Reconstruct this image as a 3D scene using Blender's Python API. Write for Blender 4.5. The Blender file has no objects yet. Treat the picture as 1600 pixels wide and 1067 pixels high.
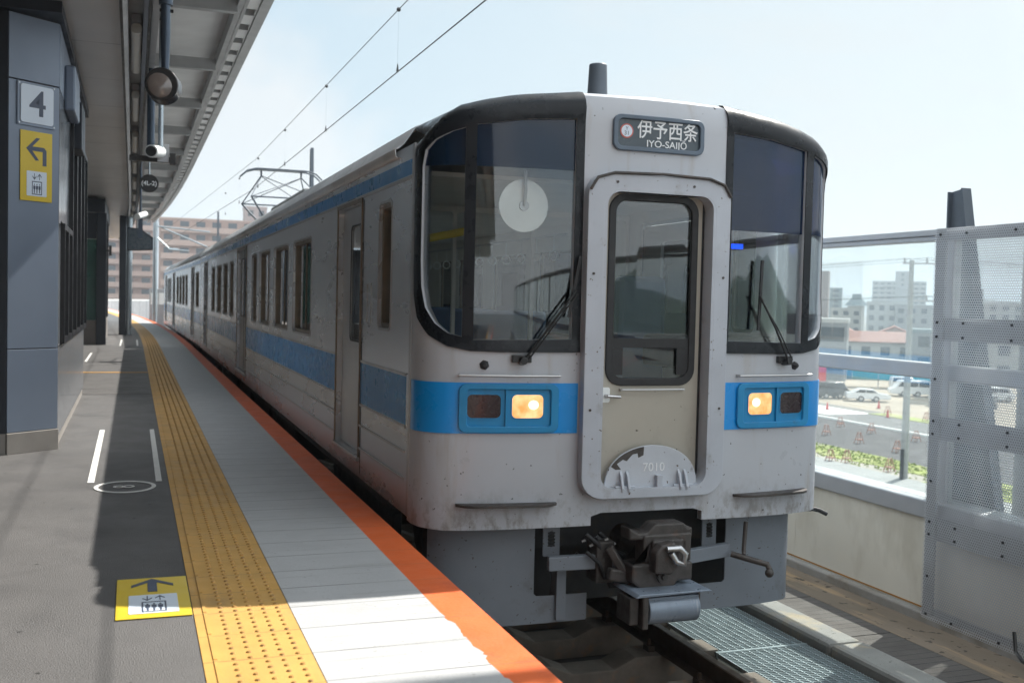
import bpy, bmesh, math, random
from math import sin, cos, pi, radians, sqrt, atan2
from mathutils import Vector, Matrix
from mathutils.geometry import delaunay_2d_cdt
random.seed(7)
scene = bpy.context.scene
COL = scene.collection

# ------------------------------------------------------------------ materials
def new_mat(name):
    m = bpy.data.materials.new(name); m.use_nodes = True
    nt = m.node_tree; nt.nodes.clear()
    out = nt.nodes.new('ShaderNodeOutputMaterial')
    return m, nt, out
def N(nt, t, **kw):
    n = nt.nodes.new(t)
    for k, v in kw.items():
        if k.startswith('i_'): n.inputs[k[2:].replace('_', ' ')].default_value = v
        else: setattr(n, k, v)
    return n
def c4(c): return (c[0], c[1], c[2], 1)
def mixc(nt, fac, a, b):
    n = nt.nodes.new('ShaderNodeMix'); n.data_type = 'RGBA'
    if isinstance(fac, (int, float)): n.inputs[0].default_value = fac
    else: nt.links.new(fac, n.inputs[0])
    for i, x in ((6, a), (7, b)):
        if isinstance(x, tuple): n.inputs[i].default_value = c4(x)
        else: nt.links.new(x, n.inputs[i])
    return n.outputs[2]
def coord(nt, scale=(1, 1, 1)):
    tc = nt.nodes.new('ShaderNodeTexCoord'); mp = nt.nodes.new('ShaderNodeMapping')
    mp.inputs['Scale'].default_value = scale
    nt.links.new(tc.outputs['Object'], mp.inputs[0]); return mp.outputs[0]
def noise(nt, scale, detail=4, stretch=(1, 1, 1), rough=.55):
    n = N(nt, 'ShaderNodeTexNoise'); n.inputs['Scale'].default_value = scale
    n.inputs['Detail'].default_value = detail; n.inputs['Roughness'].default_value = rough
    nt.links.new(coord(nt, stretch), n.inputs['Vector']); return n.outputs['Fac']
def ramp(nt, fac, lo, hi, a=0., b=1.):
    n = N(nt, 'ShaderNodeMapRange'); n.clamp = True
    nt.links.new(fac, n.inputs[0])
    for i, v in ((1, lo), (2, hi), (3, a), (4, b)): n.inputs[i].default_value = v
    return n.outputs[0]
def pm(name, col, rough=.5, metal=0., var=.12, nscale=3., stretch=(1, 1, 1), bump=0., bscale=60., bstretch=(1, 1, 1),
       spots=None, coat=0., rvar=.1, dirt=None, joints=None, spec=.5, low=None):
    """principled surface with mottled colour, optional specks, dirt patches, joint lines and bump"""
    m, nt, out = new_mat(name)
    p = N(nt, 'ShaderNodeBsdfPrincipled'); nt.links.new(p.outputs[0], out.inputs[0])
    p.inputs['Metallic'].default_value = metal; p.inputs['Coat Weight'].default_value = coat
    p.inputs['Coat Roughness'].default_value = .08; p.inputs['Specular IOR Level'].default_value = spec
    f = noise(nt, nscale, 6, stretch)
    d = tuple(c * (1 - var) for c in col); l = tuple(min(1, c * (1 + var)) for c in col)
    c = mixc(nt, ramp(nt, f, .3, .7), d, l)
    if dirt:   # (colour, scale, threshold, amount, stretch)
        dn = ramp(nt, noise(nt, dirt[1], 8, dirt[4] if len(dirt) > 4 else (1, 1, 1), .65), dirt[2], dirt[2] + .14, 0, dirt[3])
        c = mixc(nt, dn, c, dirt[0])
    if spots:  # (colour, scale, threshold)
        sn = ramp(nt, noise(nt, spots[1], 3), spots[2], spots[2] + .03)
        c = mixc(nt, sn, c, spots[0])
    if low:    # (colour, height where grime begins, height where it is fullest, amount)
        tc0 = nt.nodes.new('ShaderNodeTexCoord'); sx0 = nt.nodes.new('ShaderNodeSeparateXYZ'); nt.links.new(tc0.outputs['Object'], sx0.inputs[0])
        mu = nt.nodes.new('ShaderNodeMath'); mu.operation = 'MULTIPLY'
        nt.links.new(ramp(nt, sx0.outputs[2], low[1], low[2], 0, low[3]), mu.inputs[0]); nt.links.new(ramp(nt, noise(nt, 16, 8, (1, 1, .6), .7), .47, .62), mu.inputs[1])
        c = mixc(nt, mu.outputs[0], c, low[0])
    hb = None
    if joints: # (axis, pitch, width, colour, phase)
        tc = nt.nodes.new('ShaderNodeTexCoord'); sx = nt.nodes.new('ShaderNodeSeparateXYZ'); nt.links.new(tc.outputs['Object'], sx.inputs[0])
        a = nt.nodes.new('ShaderNodeMath'); a.operation = 'ADD'; a.inputs[1].default_value = 100 * joints[1] + joints[4]; nt.links.new(sx.outputs[joints[0]], a.inputs[0])
        mo = nt.nodes.new('ShaderNodeMath'); mo.operation = 'MODULO'; mo.inputs[1].default_value = joints[1]; nt.links.new(a.outputs[0], mo.inputs[0])
        lt = nt.nodes.new('ShaderNodeMath'); lt.operation = 'LESS_THAN'; lt.inputs[1].default_value = joints[2]; nt.links.new(mo.outputs[0], lt.inputs[0])
        jn = noise(nt, 3, 2); jm = nt.nodes.new('ShaderNodeMath'); jm.operation = 'MULTIPLY'
        nt.links.new(lt.outputs[0], jm.inputs[0]); nt.links.new(ramp(nt, jn, .35, .6, .35, 1), jm.inputs[1])
        c = mixc(nt, jm.outputs[0], c, joints[3]); hb = lt.outputs[0]
    nt.links.new(c, p.inputs['Base Color'])
    nt.links.new(ramp(nt, noise(nt, nscale * 2.3, 5, stretch), .3, .7, max(0.02, rough - rvar), min(1, rough + rvar)), p.inputs['Roughness'])
    if bump or hb:
        b = N(nt, 'ShaderNodeBump'); b.inputs['Strength'].default_value = bump or .3; b.inputs['Distance'].default_value = .01
        nt.links.new(noise(nt, bscale, 5, bstretch), b.inputs['Height']); nt.links.new(b.outputs[0], p.inputs['Normal'])
    return m
def glass(name, tint=(.93, .97, .96), rough=.02, film=0., filmcol=(.6, .65, .63), refl=1., base=.05):
    m, nt, out = new_mat(name)
    t = N(nt, 'ShaderNodeBsdfTransparent'); t.inputs[0].default_value = c4(tint)
    g = N(nt, 'ShaderNodeBsdfGlossy'); g.inputs['Roughness'].default_value = rough; g.inputs[0].default_value = (.95, .97, 1, 1)
    lw = N(nt, 'ShaderNodeFresnel'); lw.inputs[0].default_value = 1.5
    mr = nt.nodes.new('ShaderNodeMath'); mr.operation = 'MULTIPLY_ADD'; mr.use_clamp = True
    mr.inputs[1].default_value = refl; mr.inputs[2].default_value = base
    geo = nt.nodes.new('ShaderNodeNewGeometry'); nt.links.new(geo.outputs['Normal'], lw.inputs['Normal'])
    nt.links.new(lw.outputs[0], mr.inputs[0])
    mx = N(nt, 'ShaderNodeMixShader'); nt.links.new(mr.outputs[0], mx.inputs[0]); nt.links.new(t.outputs[0], mx.inputs[1]); nt.links.new(g.outputs[0], mx.inputs[2])
    last = mx
    if film:
        d = N(nt, 'ShaderNodeBsdfDiffuse'); d.inputs[0].default_value = c4(filmcol)
        m2 = N(nt, 'ShaderNodeMixShader'); nt.links.new(ramp(nt, noise(nt, 4, 6, (1, 1, .4)), .3, .75, film * .5, film * 1.5), m2.inputs[0])
        nt.links.new(mx.outputs[0], m2.inputs[1]); nt.links.new(d.outputs[0], m2.inputs[2]); last = m2
    nt.links.new(last.outputs[0], out.inputs[0]); return m
def emit(name, col, s, tex=None, col2=None):
    m, nt, out = new_mat(name)
    e = N(nt, 'ShaderNodeEmission'); e.inputs[1].default_value = s; e.inputs[0].default_value = c4(col)
    if tex: nt.links.new(mixc(nt, ramp(nt, noise(nt, tex, 3), .35, .65), col2, col), e.inputs[0])
    nt.links.new(e.outputs[0], out.inputs[0]); return m

G = {}
G['steel'] = pm('stainless_side', (.68, .71, .75), .28, .6, .05, 1.2, (1, .25, 1), bump=.05, bscale=4, bstretch=(1, .5, .12), rvar=.04)
G['steel_dull'] = pm('dull_stainless', (.52, .52, .52), .36, .8, .06, 2, rvar=.05)
G['recess'] = pm('sun_reflection_brown_return', (.25, .20, .15), .4, .6, .2, 6)  # warm brown paints reflected sunlight into the window and door returns
G['frp'] = pm('light_grey_front_paint', (.48, .50, .54), .36, 0, .05, 1.5, coat=.15, dirt=((.38, .34, .30), 3.2, .55, .5, (2.2, 2.2, .28)), spots=((.05, .05, .05), 34, .70), bump=.03, bscale=3, low=((.17, .14, .11), .26, -.05, .75))
G['frp2'] = pm('grey_gangway_paint', (.47, .50, .555), .4, 0, .08, 3, spots=((.12, .09, .06), 40, .69), dirt=((.22, .19, .16), 5, .6, .5))
G['roofsil'] = pm('weathered_roof_edge', (.72, .74, .76), .4, .35, .12, 2, dirt=((.2, .18, .15), 4, .58, .6))
G['roof'] = pm('grey_roof', (.33, .34, .34), .7, 0, .12, 3, dirt=((.15, .13, .11), 2, .55, .5))
G['blue'] = pm('sky_blue_stripe', (.002, .29, .76), .3, 0, .04, 2, coat=.3)
G['bluehs'] = pm('blue_lamp_housing', (.01, .24, .50), .4, 0, .08, 6, dirt=((.06, .08, .1), 8, .6, .5))
G['bluefilm'] = pm('blue_side_film', (.0, .27, .66), .28, .0, .05, 2, bump=.35, bscale=3.2, bstretch=(1, 5, .25), rvar=.03, coat=.0, spec=.25)
G['bluefilm2'] = pm('blue_upper_side_film', (.02, .30, .72), .3, .1, .05, 2)
G['black'] = pm('black_window_surround', (.009, .011, .015), .3, 0, .2, 4, coat=.0, dirt=((.07, .065, .06), 9, .66, .25), bump=.02, bscale=6, spec=.28)
G['rubber'] = pm('black_rubber', (.018, .018, .02), .55, 0, .2, 8)
G['dark'] = pm('dark_underframe', (.03, .032, .035), .65, 0, .3, 5, dirt=((.08, .06, .04), 6, .55, .6))
G['skirt'] = pm('grey_skirt_paint', (.20, .225, .26), .45, 0, .08, 3, dirt=((.1, .09, .08), 3, .56, .5), bump=.08, bscale=4, spots=((.07, .06, .05), 40, .68))
G['castiron'] = pm('rusty_coupler_iron', (.075, .067, .063), .55, .3, .3, 12, dirt=((.15, .08, .05), 9, .58, .5), bump=.3, bscale=40)
G['bare'] = pm('worn_bare_steel', (.55, .55, .56), .35, 1., .2, 20, bump=.2, bscale=40)
G['gpaint'] = pm('scuffed_blue_grey_paint', (.24, .29, .36), .35, .2, .15, 8, (1, 1, .3), dirt=((.5, .52, .55), 14, .6, .6, (3, 1, .4)))
G['door'] = pm('cream_gangway_door', (.44, .41, .35), .42, 0, .06, 3, dirt=((.27, .24, .2), 3, .55, .5, (1, 1, .5)), spots=((.05, .04, .03), 38, .70))
G['plate'] = pm('grey_foot_plate', (.52, .55, .60), .45, 0, .08, 5, dirt=((.10, .075, .05), 6, .63, .9), spots=((.08, .05, .03), 30, .68))
G['glassf'] = glass('windscreen_glass', (.96, .98, .975), .015, .0, refl=.8, base=.02)
G['glasss'] = glass('side_window_glass', (.92, .96, .96), .02, .0, refl=1.2, base=.05)
G['tint'] = glass('tinted_blue_band', (.06, .09, .30), .06, .25, (.02, .06, .13), refl=.7, base=.02)
G['glassw'] = glass('screen_wall_glass', (.955, .985, .98), .02, .035, (.85, .9, .9), refl=.18, base=.0)
G['glassg'] = glass('green_lobby_glass', (.25, .50, .42), .05, .25, (.2, .4, .34))
G['cabin'] = pm('cream_cabin_lining', (.78, .76, .70), .55, 0, .06, 3)
G['cabfloor'] = pm('cabin_floor', (.30, .31, .31), .6)
G['seat'] = pm('blue_seat_cloth', (.05, .10, .19), .9)
G['yellow_pipe'] = pm('yellow_cab_bar', (.75, .60, .06), .5)
G['white'] = pm('white_enamel', (.84, .86, .85), .35)
G['whitelett'] = pm('white_lettering', (.80, .82, .84), .5, 0, .02)
G['greylett'] = pm('grey_lettering', (.10, .12, .16), .5, 0, .02)
G['sign_bg'] = pm('dark_destination_blind', (.045, .068, .088), .3, 0, .1, 5, coat=.15)
G['sign_frame'] = pm('dark_blue_grey_sign_frame', (.10, .135, .18), .4, .1, .1, 5)
G['redring'] = pm('red_ring_print', (.50, .12, .10), .5)
G['lamp_on'] = emit('lit_headlight', (1, .58, .27), .85, 14, (.85, .33, .10))
G['lamp_hot'] = emit('headlight_filament', (1, .80, .52), 1.3)
G['lamp_off'] = pm('dark_red_tail_lens', (.022, .010, .014), .25, 0, .2, 20, coat=.3)
G['bluescreen'] = emit('cab_blue_screen', (.01, .07, 1), 1.2)
# platform
G['asph'] = pm('worn_platform_asphalt', (.084, .080, .079), .60, 0, .16, 1.1, bump=.6, bscale=160, dirt=((.048, .046, .047), 2.2, .52, .6, (1, .5, 1)), spots=((.17, .165, .16), 120, .66), spec=1.)
G['asphpatch'] = pm('smooth_asphalt_patch', (.085, .08, .078), .6, 0, .12, 2, bump=.3, bscale=120, spec=1.)
G['tact'] = pm('yellow_tactile_tile', (.60, .34, .085), .6, 0, .10, 4, bump=.12, bscale=80, dirt=((.38, .24, .10), 3, .53, .6, (1, .4, 1)), joints=(1, .3, .006, (.22, .13, .05), .02))
G['tactdot'] = pm('yellow_tactile_dot', (.46, .25, .06), .55, 0, .15, 9, dirt=((.16, .1, .05), 30, .5, .6))
G['whitep'] = pm('white_platform_paint', (.47, .475, .48), .6, 0, .05, 3, bump=.15, bscale=60, dirt=((.36, .36, .355), 5, .55, .7, (.25, 3, 1)), spots=((.27, .27, .27), 60, .68), joints=(1, .3, .008, (.14, .14, .14), .02))
G['orange'] = pm('orange_edge_paint', (.78, .145, .028), .55, 0, .08, 3, bump=.15, bscale=60, dirt=((.62, .10, .03), 4, .55, .6), joints=(1, .3, .004, (.40, .12, .05), .02))
G['ground_white'] = pm('white_marking_paint', (.72, .72, .70), .7, 0, .05, 9)
G['yel'] = pm('yellow_sign_vinyl', (.72, .52, .03), .4, 0, .04, 3)
G['wht2'] = pm('white_sign_vinyl', (.70, .78, .88), .45, 0, .03, 3)
G['navy'] = pm('navy_print', (.07, .09, .14), .5, 0, .05)
G['orline'] = pm('ochre_floor_line', (.55, .28, .05), .7)
G['conc'] = pm('concrete', (.30, .29, .27), .8, 0, .12, 2, bump=.3, bscale=50, dirt=((.16, .13, .09), 1.6, .5, .6))
G['concdark'] = pm('dark_track_concrete', (.07, .066, .06), .85, 0, .2, 2, bump=.3, bscale=40)
G['sleeper'] = pm('rust_stained_sleeper', (.20, .17, .14), .8, 0, .2, 6, dirt=((.42, .20, .07), 5, .60, .7), bump=.3, bscale=50)
G['rail'] = pm('brown_rail_steel', (.07, .045, .03), .55, .6, .2, 6)
G['galv'] = pm('galvanised_grating', (.40, .47, .49), .45, .55, .12, 8)
G['lid'] = pm('dark_trough_lid', (.095, .085, .078), .8, 0, .15, 3, bump=.5, bscale=60, joints=(1, .09, .008, (.03, .03, .03), 0))
G['curb'] = pm('concrete_curb', (.25, .25, .235), .8, 0, .12, 3, bump=.3, bscale=60, dirt=((.5, .38, .2), 2.5, .55, .5), spots=((.1, .1, .09), 40, .67))
G['stain'] = pm('rust_stained_gutter', (.19, .15, .11), .85, 0, .3, 1.6, (1, .3, 1), bump=.3, bscale=30, dirt=((.42, .29, .16), 2.2, .53, .8, (2, .25, 1)), spots=((.07, .055, .04), 9, .62))
G['cream'] = pm('cream_parapet_paint', (.66, .63, .55), .6, 0, .07, .9, dirt=((.40, .36, .28), 1.4, .55, .5, (1, 1, .4)))
G['alu'] = pm('grey_aluminium_rail', (.43, .44, .46), .4, .3, .06, 3)
G['perf'] = pm('perforated_grey_sheet', (.50, .52, .55), .5, .2, .08, 3)
G['postm'] = pm('dark_grey_steel_post', (.10, .12, .145), .5, .3, .12, 3)
G['bolt'] = pm('dark_bolt', (.05, .05, .055), .5, .5)
# station building
G['kiosk'] = pm('blue_grey_wall_panel', (.20, .245, .32), .42, .1, .07, 1.2, coat=.08)
G['framegrey'] = pm('mid_frame_grey', (.29, .30, .31), .5, .2, .08, 3)  # frame behind the perforated sheet, darker than the sheet so the holes read
G['kiosk_d'] = pm('dark_navy_panel', (.022, .028, .04), .45, .2, .1, 2)
G['kiosk_l'] = pm('glossy_grey_low_panel', (.24, .26, .29), .16, .45, .05, 2, rvar=.04)
G['plinth'] = pm('pale_stone_plinth', (.30, .28, .26), .6, 0, .1, 4, bump=.1, bscale=60)
G['mull'] = pm('black_window_mullion', (.012, .013, .016), .4, .3)
G['kglass'] = glass('kiosk_window_glass', (.22, .24, .25), .02, .03, (.1, .1, .1), refl=1.6, base=.22)
G['soffit'] = pm('grey_brown_soffit', (.30, .28, .26), .5, .15, .05, .8)
G['soffit2'] = pm('pale_roof_deck', (.72, .73, .74), .6, 0, .08, 2)
G['cansteel'] = pm('galvanised_canopy_steel', (.40, .41, .42), .5, .2, .12, 3, dirt=((.38, .4, .4), 6, .55, .5))
G['tubecover'] = pm('white_lamp_cover', (.72, .70, .64), .4, 0, .04)
G['bluepole'] = pm('dark_blue_grey_pipe', (.06, .085, .12), .35, .4, .1, 4)
G['steelpole'] = pm('pale_steel_pole', (.42, .48, .52), .35, .6, .1, 4)
G['blackp'] = pm('black_plastic', (.012, .012, .014), .35, 0, .15, 6, coat=.3)
G['lens'] = pm('grey_domed_lens', (.20, .165, .15), .15, 0, .25, 6, coat=1.)
G['wire'] = pm('catenary_copper', (.05, .06, .06), .5, .5)

# ------------------------------------------------------------------ mesh builder
class MB:
    def __init__(s): s.v = []; s.f = []
    def add(s, vs, fs):
        n = len(s.v); s.v += [tuple(p) for p in vs]; s.f += [tuple(i + n for i in f) for f in fs]; return s
    def box(s, x0, x1, y0, y1, z0, z1):
        return s.add([(x, y, z) for z in (z0, z1) for y in (y0, y1) for x in (x0, x1)],
                     [(0, 2, 3, 1), (4, 5, 7, 6), (0, 1, 5, 4), (2, 6, 7, 3), (0, 4, 6, 2), (1, 3, 7, 5)])
    def beam(s, a, b, w, h=None, up=(0, 0, 1)):
        a = Vector(a); b = Vector(b); d = (b - a).normalized(); h = h or w
        u = Vector(up); r = d.cross(u)
        if r.length < 1e-4: r = d.cross(Vector((1, 0, 0)))
        r.normalize(); u = r.cross(d)
        q = [(-w / 2, -h / 2), (w / 2, -h / 2), (w / 2, h / 2), (-w / 2, h / 2)]
        return s.add([p + r * x + u * y for p in (a, b) for x, y in q], [(3, 2, 1, 0), (4, 5, 6, 7)] + [(i, (i + 1) % 4, 4 + (i + 1) % 4, 4 + i) for i in range(4)])
    def cyl(s, a, b, r0, r1=None, n=20, caps=True):
        r1 = r0 if r1 is None else r1
        a = Vector(a); b = Vector(b); d = (b - a).normalized(); r = d.orthogonal().normalized(); u = d.cross(r)
        vs = [a + (r * cos(2 * pi * i / n) + u * sin(2 * pi * i / n)) * r0 for i in range(n)] + [b + (r * cos(2 * pi * i / n) + u * sin(2 * pi * i / n)) * r1 for i in range(n)]
        fs = [(i, (i + 1) % n, n + (i + 1) % n, n + i) for i in range(n)]
        if caps: fs += [tuple(range(n))[::-1], tuple(range(n, 2 * n))]
        return s.add(vs, fs)
    def tube(s, pts, r, n=10):
        pts = [Vector(p) for p in pts]; rings = []; ref = None
        for i, p in enumerate(pts):
            d = (pts[min(i + 1, len(pts) - 1)] - pts[max(i - 1, 0)]).normalized()
            ref = d.orthogonal().normalized() if ref is None else (ref - d * ref.dot(d)).normalized()
            u = d.cross(ref); rings.append([p + (ref * cos(2 * pi * k / n) + u * sin(2 * pi * k / n)) * r for k in range(n)])
        vs = [q for rg in rings for q in rg]; fs = []
        for i in range(len(rings) - 1):
            for k in range(n): fs.append((i * n + k, i * n + (k + 1) % n, (i + 1) * n + (k + 1) % n, (i + 1) * n + k))
        fs += [tuple(range(n))[::-1], tuple(range((len(rings) - 1) * n, len(rings) * n))]
        return s.add(vs, fs)
    def prism(s, poly, fn, t0, t1):
        """poly in 2D, fn(u,v,t)->3D"""
        n = len(poly)
        return s.add([fn(u, v, t) for t in (t0, t1) for u, v in poly], [tuple(range(n))[::-1], tuple(range(n, 2 * n))] + [(i, (i + 1) % n, n + (i + 1) % n, n + i) for i in range(n)])
    def loft(s, rings, close=False, caps=False):
        n = len(rings[0]); vs = [p for r in rings for p in r]; fs = []
        for i in range(len(rings) - 1):
            for k in range(n if close else n - 1): fs.append((i * n + k, i * n + (k + 1) % n, (i + 1) * n + (k + 1) % n, (i + 1) * n + k))
        if caps: fs += [tuple(range(n))[::-1], tuple(range((len(rings) - 1) * n, len(rings) * n))]
        return s.add(vs, fs)
    def sphere(s, c, r, n=14, sc=(1, 1, 1)):
        m = n // 2; rings = []
        for i in range(m + 1):
            t = pi * i / m; t = min(max(t, .01), pi - .01)
            rings.append([(c[0] + r * sc[0] * sin(t) * cos(2 * pi * k / n), c[1] + r * sc[1] * sin(t) * sin(2 * pi * k / n), c[2] + r * sc[2] * cos(t)) for k in range(n)])
        return s.loft(rings, True, True)
    def plate(s, outer, holes, fn, t0, t1, step=.1):
        """sheet with holes, meshed finely so that fn(u,v,off) can bend it; t0 outer offset, t1 inner offset (numbers or f(u,v))"""
        def dens(poly):
            r = []
            for i, p in enumerate(poly):
                q = poly[(i + 1) % len(poly)]; L = sqrt((p[0] - q[0]) ** 2 + (p[1] - q[1]) ** 2); k = max(1, int(math.ceil(L / step)))
                r += [(p[0] + (q[0] - p[0]) * j / k, p[1] + (q[1] - p[1]) * j / k) for j in range(k)]
            return r
        loops = [dens(outer)] + [dens(h) for h in holes]
        def inside(p, poly):
            c = False; x, y = p; j = len(poly) - 1
            for i in range(len(poly)):
                xi, yi = poly[i]; xj, yj = poly[j]
                if (yi > y) != (yj > y) and x < (xj - xi) * (y - yi) / (yj - yi) + xi: c = not c
                j = i
            return c
        def ok(p): return inside(p, loops[0]) and not any(inside(p, h) for h in loops[1:])
        pts = []; ed = []
        for lp in loops:
            n = len(pts); pts += lp; ed += [(n + i, n + (i + 1) % len(lp)) for i in range(len(lp))]
        nb = len(pts)
        us = [p[0] for p in loops[0]]; vs_ = [p[1] for p in loops[0]]
        u = min(us) + step * .5
        grid = []
        while u < max(us):
            v = min(vs_) + step * .5
            while v < max(vs_):
                if ok((u, v)) and min((u - q[0]) ** 2 + (v - q[1]) ** 2 for q in pts[:nb]) > (step * .45) ** 2: grid.append((u, v))
                v += step
            u += step
        pts += grid
        V, E_, F, *_ = delaunay_2d_cdt([Vector(p) for p in pts], ed, [], 0, 1e-6)
        tris = []
        for f in F:
            cx = sum(V[i][0] for i in f) / len(f); cy = sum(V[i][1] for i in f) / len(f)
            if ok((cx, cy)):
                a = sum(V[f[i]][0] * V[f[(i + 1) % len(f)]][1] - V[f[(i + 1) % len(f)]][0] * V[f[i]][1] for i in range(len(f)))
                tris.append(tuple(f) if a > 0 else tuple(f)[::-1])
        g0 = t0 if callable(t0) else (lambda a, b: t0); g1 = t1 if callable(t1) else (lambda a, b: t1)
        n = len(V)
        vs = [fn(p[0], p[1], g0(p[0], p[1])) for p in V] + [fn(p[0], p[1], g1(p[0], p[1])) for p in V]
        fs = list(tris) + [tuple(i + n for i in f)[::-1] for f in tris]
        used = set()
        for f in tris:
            for i in range(len(f)): used.add((f[i], f[(i + 1) % len(f)]))
        for a, b in used:
            if (b, a) not in used: fs.append((b, a, a + n, b + n))
        return s.add(vs, fs)
    def obj(s, name, m, parent=None, smooth=None, bevel=0, seg=2, recalc=True):
        me = bpy.data.meshes.new(name)
        o = bpy.data.objects.new(name, me); COL.objects.link(o)
        org = Vector((0, 0, 0))
        if parent is not None:
            o.parent = parent; org = Vector(parent['_org']); o['_org'] = tuple(org)
        me.from_pydata([(p[0] - org.x, p[1] - org.y, p[2] - org.z) for p in s.v], [], s.f)
        if recalc:
            bm = bmesh.new(); bm.from_mesh(me); bmesh.ops.recalc_face_normals(bm, faces=bm.faces); bm.to_mesh(me); bm.free()
        if m is not None: me.materials.append(m)
        if bevel:
            b = o.modifiers.new('bevel', 'BEVEL'); b.width = bevel; b.segments = seg; b.limit_method = 'ANGLE'; b.angle_limit = radians(35)
        if smooth:
            me.polygons.foreach_set('use_smooth', [True] * len(me.polygons)); me.set_sharp_from_angle(angle=radians(smooth))
        o['_org'] = tuple(org); return o
def tag(o, label, cat, group=None):
    o['label'] = label; o['category'] = cat
    if group: o['group'] = group
    return o
def thing(name, label, cat, loc=(0, 0, 0), group=None):
    o = bpy.data.objects.new(name, None); COL.objects.link(o); o.location = loc; o['_org'] = tuple(loc); o.empty_display_size = .2
    return tag(o, label, cat, group)
def struct(o): o['kind'] = 'structure'; return o
def dup(root, loc=None, rz=None, label=None, scale=None):
    def cp(o, par):
        c = o.copy(); COL.objects.link(c)
        if par is not None: c.parent = par
        for ch in KIDS.get(o.name, []): cp(ch, c)
        return c
    KIDS = {}
    for o in list(bpy.data.objects):
        if o.parent: KIDS.setdefault(o.parent.name, []).append(o)
    r = cp(root, None)
    if loc is not None: r.location = loc
    if rz is not None: r.rotation_euler = (0, 0, rz)
    if scale is not None: r.scale = scale
    if label: r['label'] = label
    return r
def rrect(u0, u1, v0, v1, r, n=6, rs=None):
    """rounded rectangle, counter-clockwise from lower left; rs = radii (bl, br, tr, tl)"""
    rs = rs or (r, r, r, r); out = []
    for (cx, cy, a0, rr) in ((u0 + rs[0], v0 + rs[0], pi, rs[0]), (u1 - rs[1], v0 + rs[1], 1.5 * pi, rs[1]), (u1 - rs[2], v1 - rs[2], 0, rs[2]), (u0 + rs[3], v1 - rs[3], .5 * pi, rs[3])):
        if rr < 1e-4: out.append((cx, cy)); continue
        for i in range(n + 1):
            a = a0 + .5 * pi * i / n; out.append((cx + rr * cos(a), cy + rr * sin(a)))
    return out
def text(name, s, size, mat, parent, mtx, extrude=.0006, align='CENTER', sx=1., bold=0.):
    cu = bpy.data.curves.new(name, 'FONT'); cu.body = s; cu.size = size; cu.offset = bold; cu.extrude = extrude; cu.align_x = align; cu.align_y = 'CENTER'
    tmp = bpy.data.objects.new('tmp', cu); COL.objects.link(tmp)
    dg = bpy.context.evaluated_depsgraph_get(); me = bpy.data.meshes.new_from_object(tmp.evaluated_get(dg)); bpy.data.objects.remove(tmp)
    me.name = name
    org = Vector(parent['_org']) if parent is not None else Vector((0, 0, 0))
    me.transform(Matrix.Diagonal((sx, 1, 1, 1))); me.transform(mtx); me.transform(Matrix.Translation(-org))
    o = bpy.data.objects.new(name, me); COL.objects.link(o); me.materials.clear(); me.materials.append(mat)
    if parent is not None: o.parent = parent
    o['_org'] = tuple(org); return o
def frame_mtx(o, x, y):
    x = Vector(x).normalized(); y = Vector(y).normalized(); z = x.cross(y)
    return Matrix(((x.x, y.x, z.x, o[0]), (x.y, y.y, z.y, o[1]), (x.z, y.z, z.z, o[2]), (0, 0, 0, 1)))

# ------------------------------------------------------------------ camera
F_, YAW, PIT, ROL, H_ = 1646.74, 0.34602, 0.038601, 0.023766, 1.33
c, s_ = cos(YAW), sin(YAW); cp, sp = cos(PIT), sin(PIT); cr, sr = cos(ROL), sin(ROL)
Rv = Vector((c, -s_, 0)); Fv = Vector((s_ * cp, c * cp, -sp)); Uv = Vector((s_ * sp, c * sp, cp))
right = Rv * cr + Uv * sr; up = -Rv * sr + Uv * cr
cam = bpy.data.cameras.new('camera'); co = bpy.data.objects.new('camera', cam); COL.objects.link(co)
co.matrix_world = Matrix(((right.x, up.x, -Fv.x, 0), (right.y, up.y, -Fv.y, 0), (right.z, up.z, -Fv.z, H_), (0, 0, 0, 1)))
cam.sensor_width = 36; cam.lens = F_ / 1600 * 36; cam.clip_start = .05; cam.clip_end = 8000
cam.dof.use_dof = True; cam.dof.focus_distance = 6.6; cam.dof.aperture_fstop = 3.2
scene.camera = co

# ------------------------------------------------------------------ world, sun
w = bpy.data.worlds.new('World'); scene.world = w; w.use_nodes = True
nt = w.node_tree; nt.nodes.clear()
SUN = Vector((.76, .47, 1.)).normalized()
EL = math.asin(SUN.z); AZ = atan2(SUN.x, SUN.y)
wo = N(nt, 'ShaderNodeOutputWorld'); bg = N(nt, 'ShaderNodeBackground'); bg.inputs[1].default_value = .11
sky = N(nt, 'ShaderNodeTexSky'); sky.sky_type = 'NISHITA'; sky.sun_disc = False; sky.sun_elevation = EL; sky.sun_rotation = AZ
sky.air_density = 1.; sky.dust_density = 3.; sky.ozone_density = 1.
# thin bright summer cloud layer and cumulus, by direction
tc = N(nt, 'ShaderNodeTexCoord'); sep = N(nt, 'ShaderNodeSeparateXYZ'); nt.links.new(tc.outputs['Generated'], sep.inputs[0])
mp = N(nt, 'ShaderNodeMapping'); mp.inputs['Scale'].default_value = (1.6, 1.6, 4.5); mp.inputs['Location'].default_value = (.35, .1, .2); nt.links.new(tc.outputs['Generated'], mp.inputs[0])
n1 = N(nt, 'ShaderNodeTexNoise'); n1.inputs['Scale'].default_value = 1.6; n1.inputs['Detail'].default_value = 9; n1.inputs['Roughness'].default_value = .58; nt.links.new(mp.outputs[0], n1.inputs['Vector'])
front = mixc(nt, ramp(nt, sep.outputs[0], -.15, .6), (2.45, 3.45, 4.15), (3.45, 3.95, 4.05))
veil = mixc(nt, .12, front, sky.outputs[0])
cl = ramp(nt, n1.outputs[0], .52, .66, 0, .55)
veil2 = mixc(nt, cl, veil, (4.0, 4.15, 4.15))
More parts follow.
